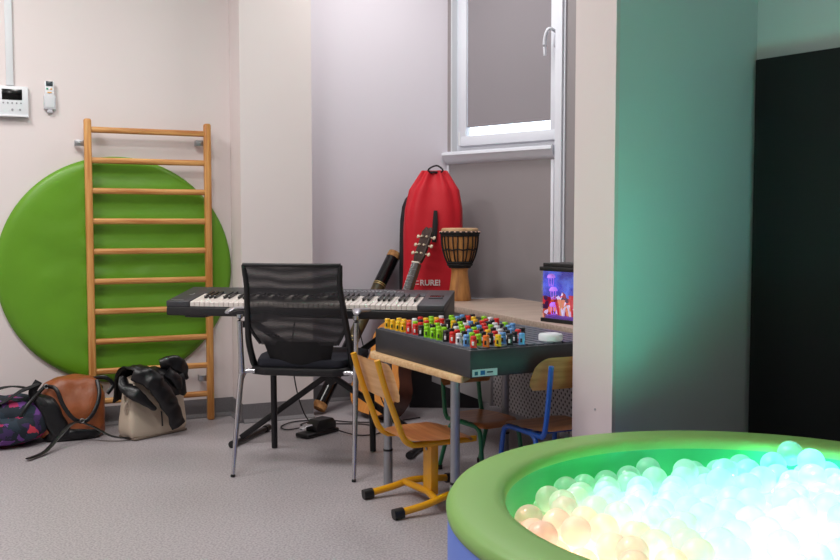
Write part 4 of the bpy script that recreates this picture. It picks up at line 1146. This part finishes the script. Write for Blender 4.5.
for p in low:
    if not in_view(p): continue
    bmesh.ops.create_uvsphere(b, u_segments=18, v_segments=12, radius=BR, matrix=Matrix.Translation(Vector((p[0]+PC.x, p[1]+PC.y, p[2]))))
me2 = bpy.data.meshes.new('lower_plastic_balls'); b.to_mesh(me2); b.free()
for p in me2.polygons: p.use_smooth = True
me2.materials.append(M_ball)
o = bpy.data.objects.new('lower_plastic_balls', me2); COL.objects.link(o)
tag(o, 'hidden lower layer of clear milky balls deep in the ball pool', 'balls', kind='stuff')

# screw in the pillar
b = B(); lathe(b, [(0,0.002),(0.004,0.001),(0.004,0),(0,0)], 12, R=rot(PI/2)); 
p = pp + npv*0.07 - ep*0.0005
tag(O('wall_screw', b, M_steel, loc=(p.x, p.y, 0.42), rz=math.atan2(npv.y,npv.x)+PI), 'tiny screw head low on the pale pillar', 'screw')

# ------------------------------------------------------------------ lights
def area(name, loc_, size, power, col=(1,0.97,0.95), rotv=(0,0,0)):
    l = bpy.data.lights.new(name, 'AREA'); l.shape = 'RECTANGLE'; l.size, l.size_y = size; l.energy = power; l.color = col
    o = bpy.data.objects.new(name, l); COL.objects.link(o); o.location = loc_; o.rotation_euler = rotv; return o
area('ceiling_and_fill_lamp', (-2.2, 3.3, CH-0.03), (0.6,0.6), 34)
area('ceiling_and_fill_lamp', (-0.9, 2.9, CH-0.03), (0.6,0.6), 34)
area('ceiling_and_fill_lamp', (-2.2, 1.4, CH-0.03), (0.6,0.6), 26)
area('ceiling_and_fill_lamp', (-0.9, 1.2, CH-0.03), (0.6,0.6), 12)
area('ceiling_and_fill_lamp', (0.02, 4.85, CH-0.03), (0.6,0.6), 18)  # added fill light to brighten the recess wall, no known fixture here
def point(loc_, power, col, r=0.06):
    l = bpy.data.lights.new('pool_led', 'POINT'); l.energy = power; l.color = col; l.shadow_soft_size = r
    o = bpy.data.objects.new('pool_led', l); COL.objects.link(o); o.location = loc_
point((0.36, 2.18, 0.25), 0.9, (1.0,0.24,0.12), 0.03)
point((0.62, 2.45, 0.25), 5, (0.10,1.0,0.42), 0.03)
point((0.90, 2.15, 0.25), 5, (0.30,1.0,0.72), 0.03)
point((1.10, 2.48, 0.25), 19, (0.08,1.0,0.68), 0.03)
point((1.28, 2.28, 0.25), 5.5, (0.08,0.6,1.0), 0.03)
point((0.78, 1.86, 0.25), 3, (0.35,1.0,0.65), 0.03)
point((0.52, 1.90, 0.25), 0.8, (1.0,0.45,0.2), 0.03)

w = bpy.data.worlds.new('World'); scn.world = w; w.use_nodes = True
w.node_tree.nodes['Background'].inputs['Color'].default_value = (0.80,0.90,1.0,1); w.node_tree.nodes['Background'].inputs['Strength'].default_value = 3.0

# ------------------------------------------------------------------ camera
cam = bpy.data.cameras.new('camera'); co = bpy.data.objects.new('camera', cam); COL.objects.link(co)
cam.sensor_width = 36; cam.lens = 930/840*36; cam.clip_start = 0.05
co.location = (0,0,1.05); co.rotation_euler = (PI/2-math.atan(55/930), 0, 0)
scn.camera = co
scn.view_settings.view_transform = 'Standard'; scn.view_settings.look = 'None'
scn.view_settings.gamma = 1; scn.view_settings.use_curve_mapping = False
scn.view_settings.exposure = -0.08
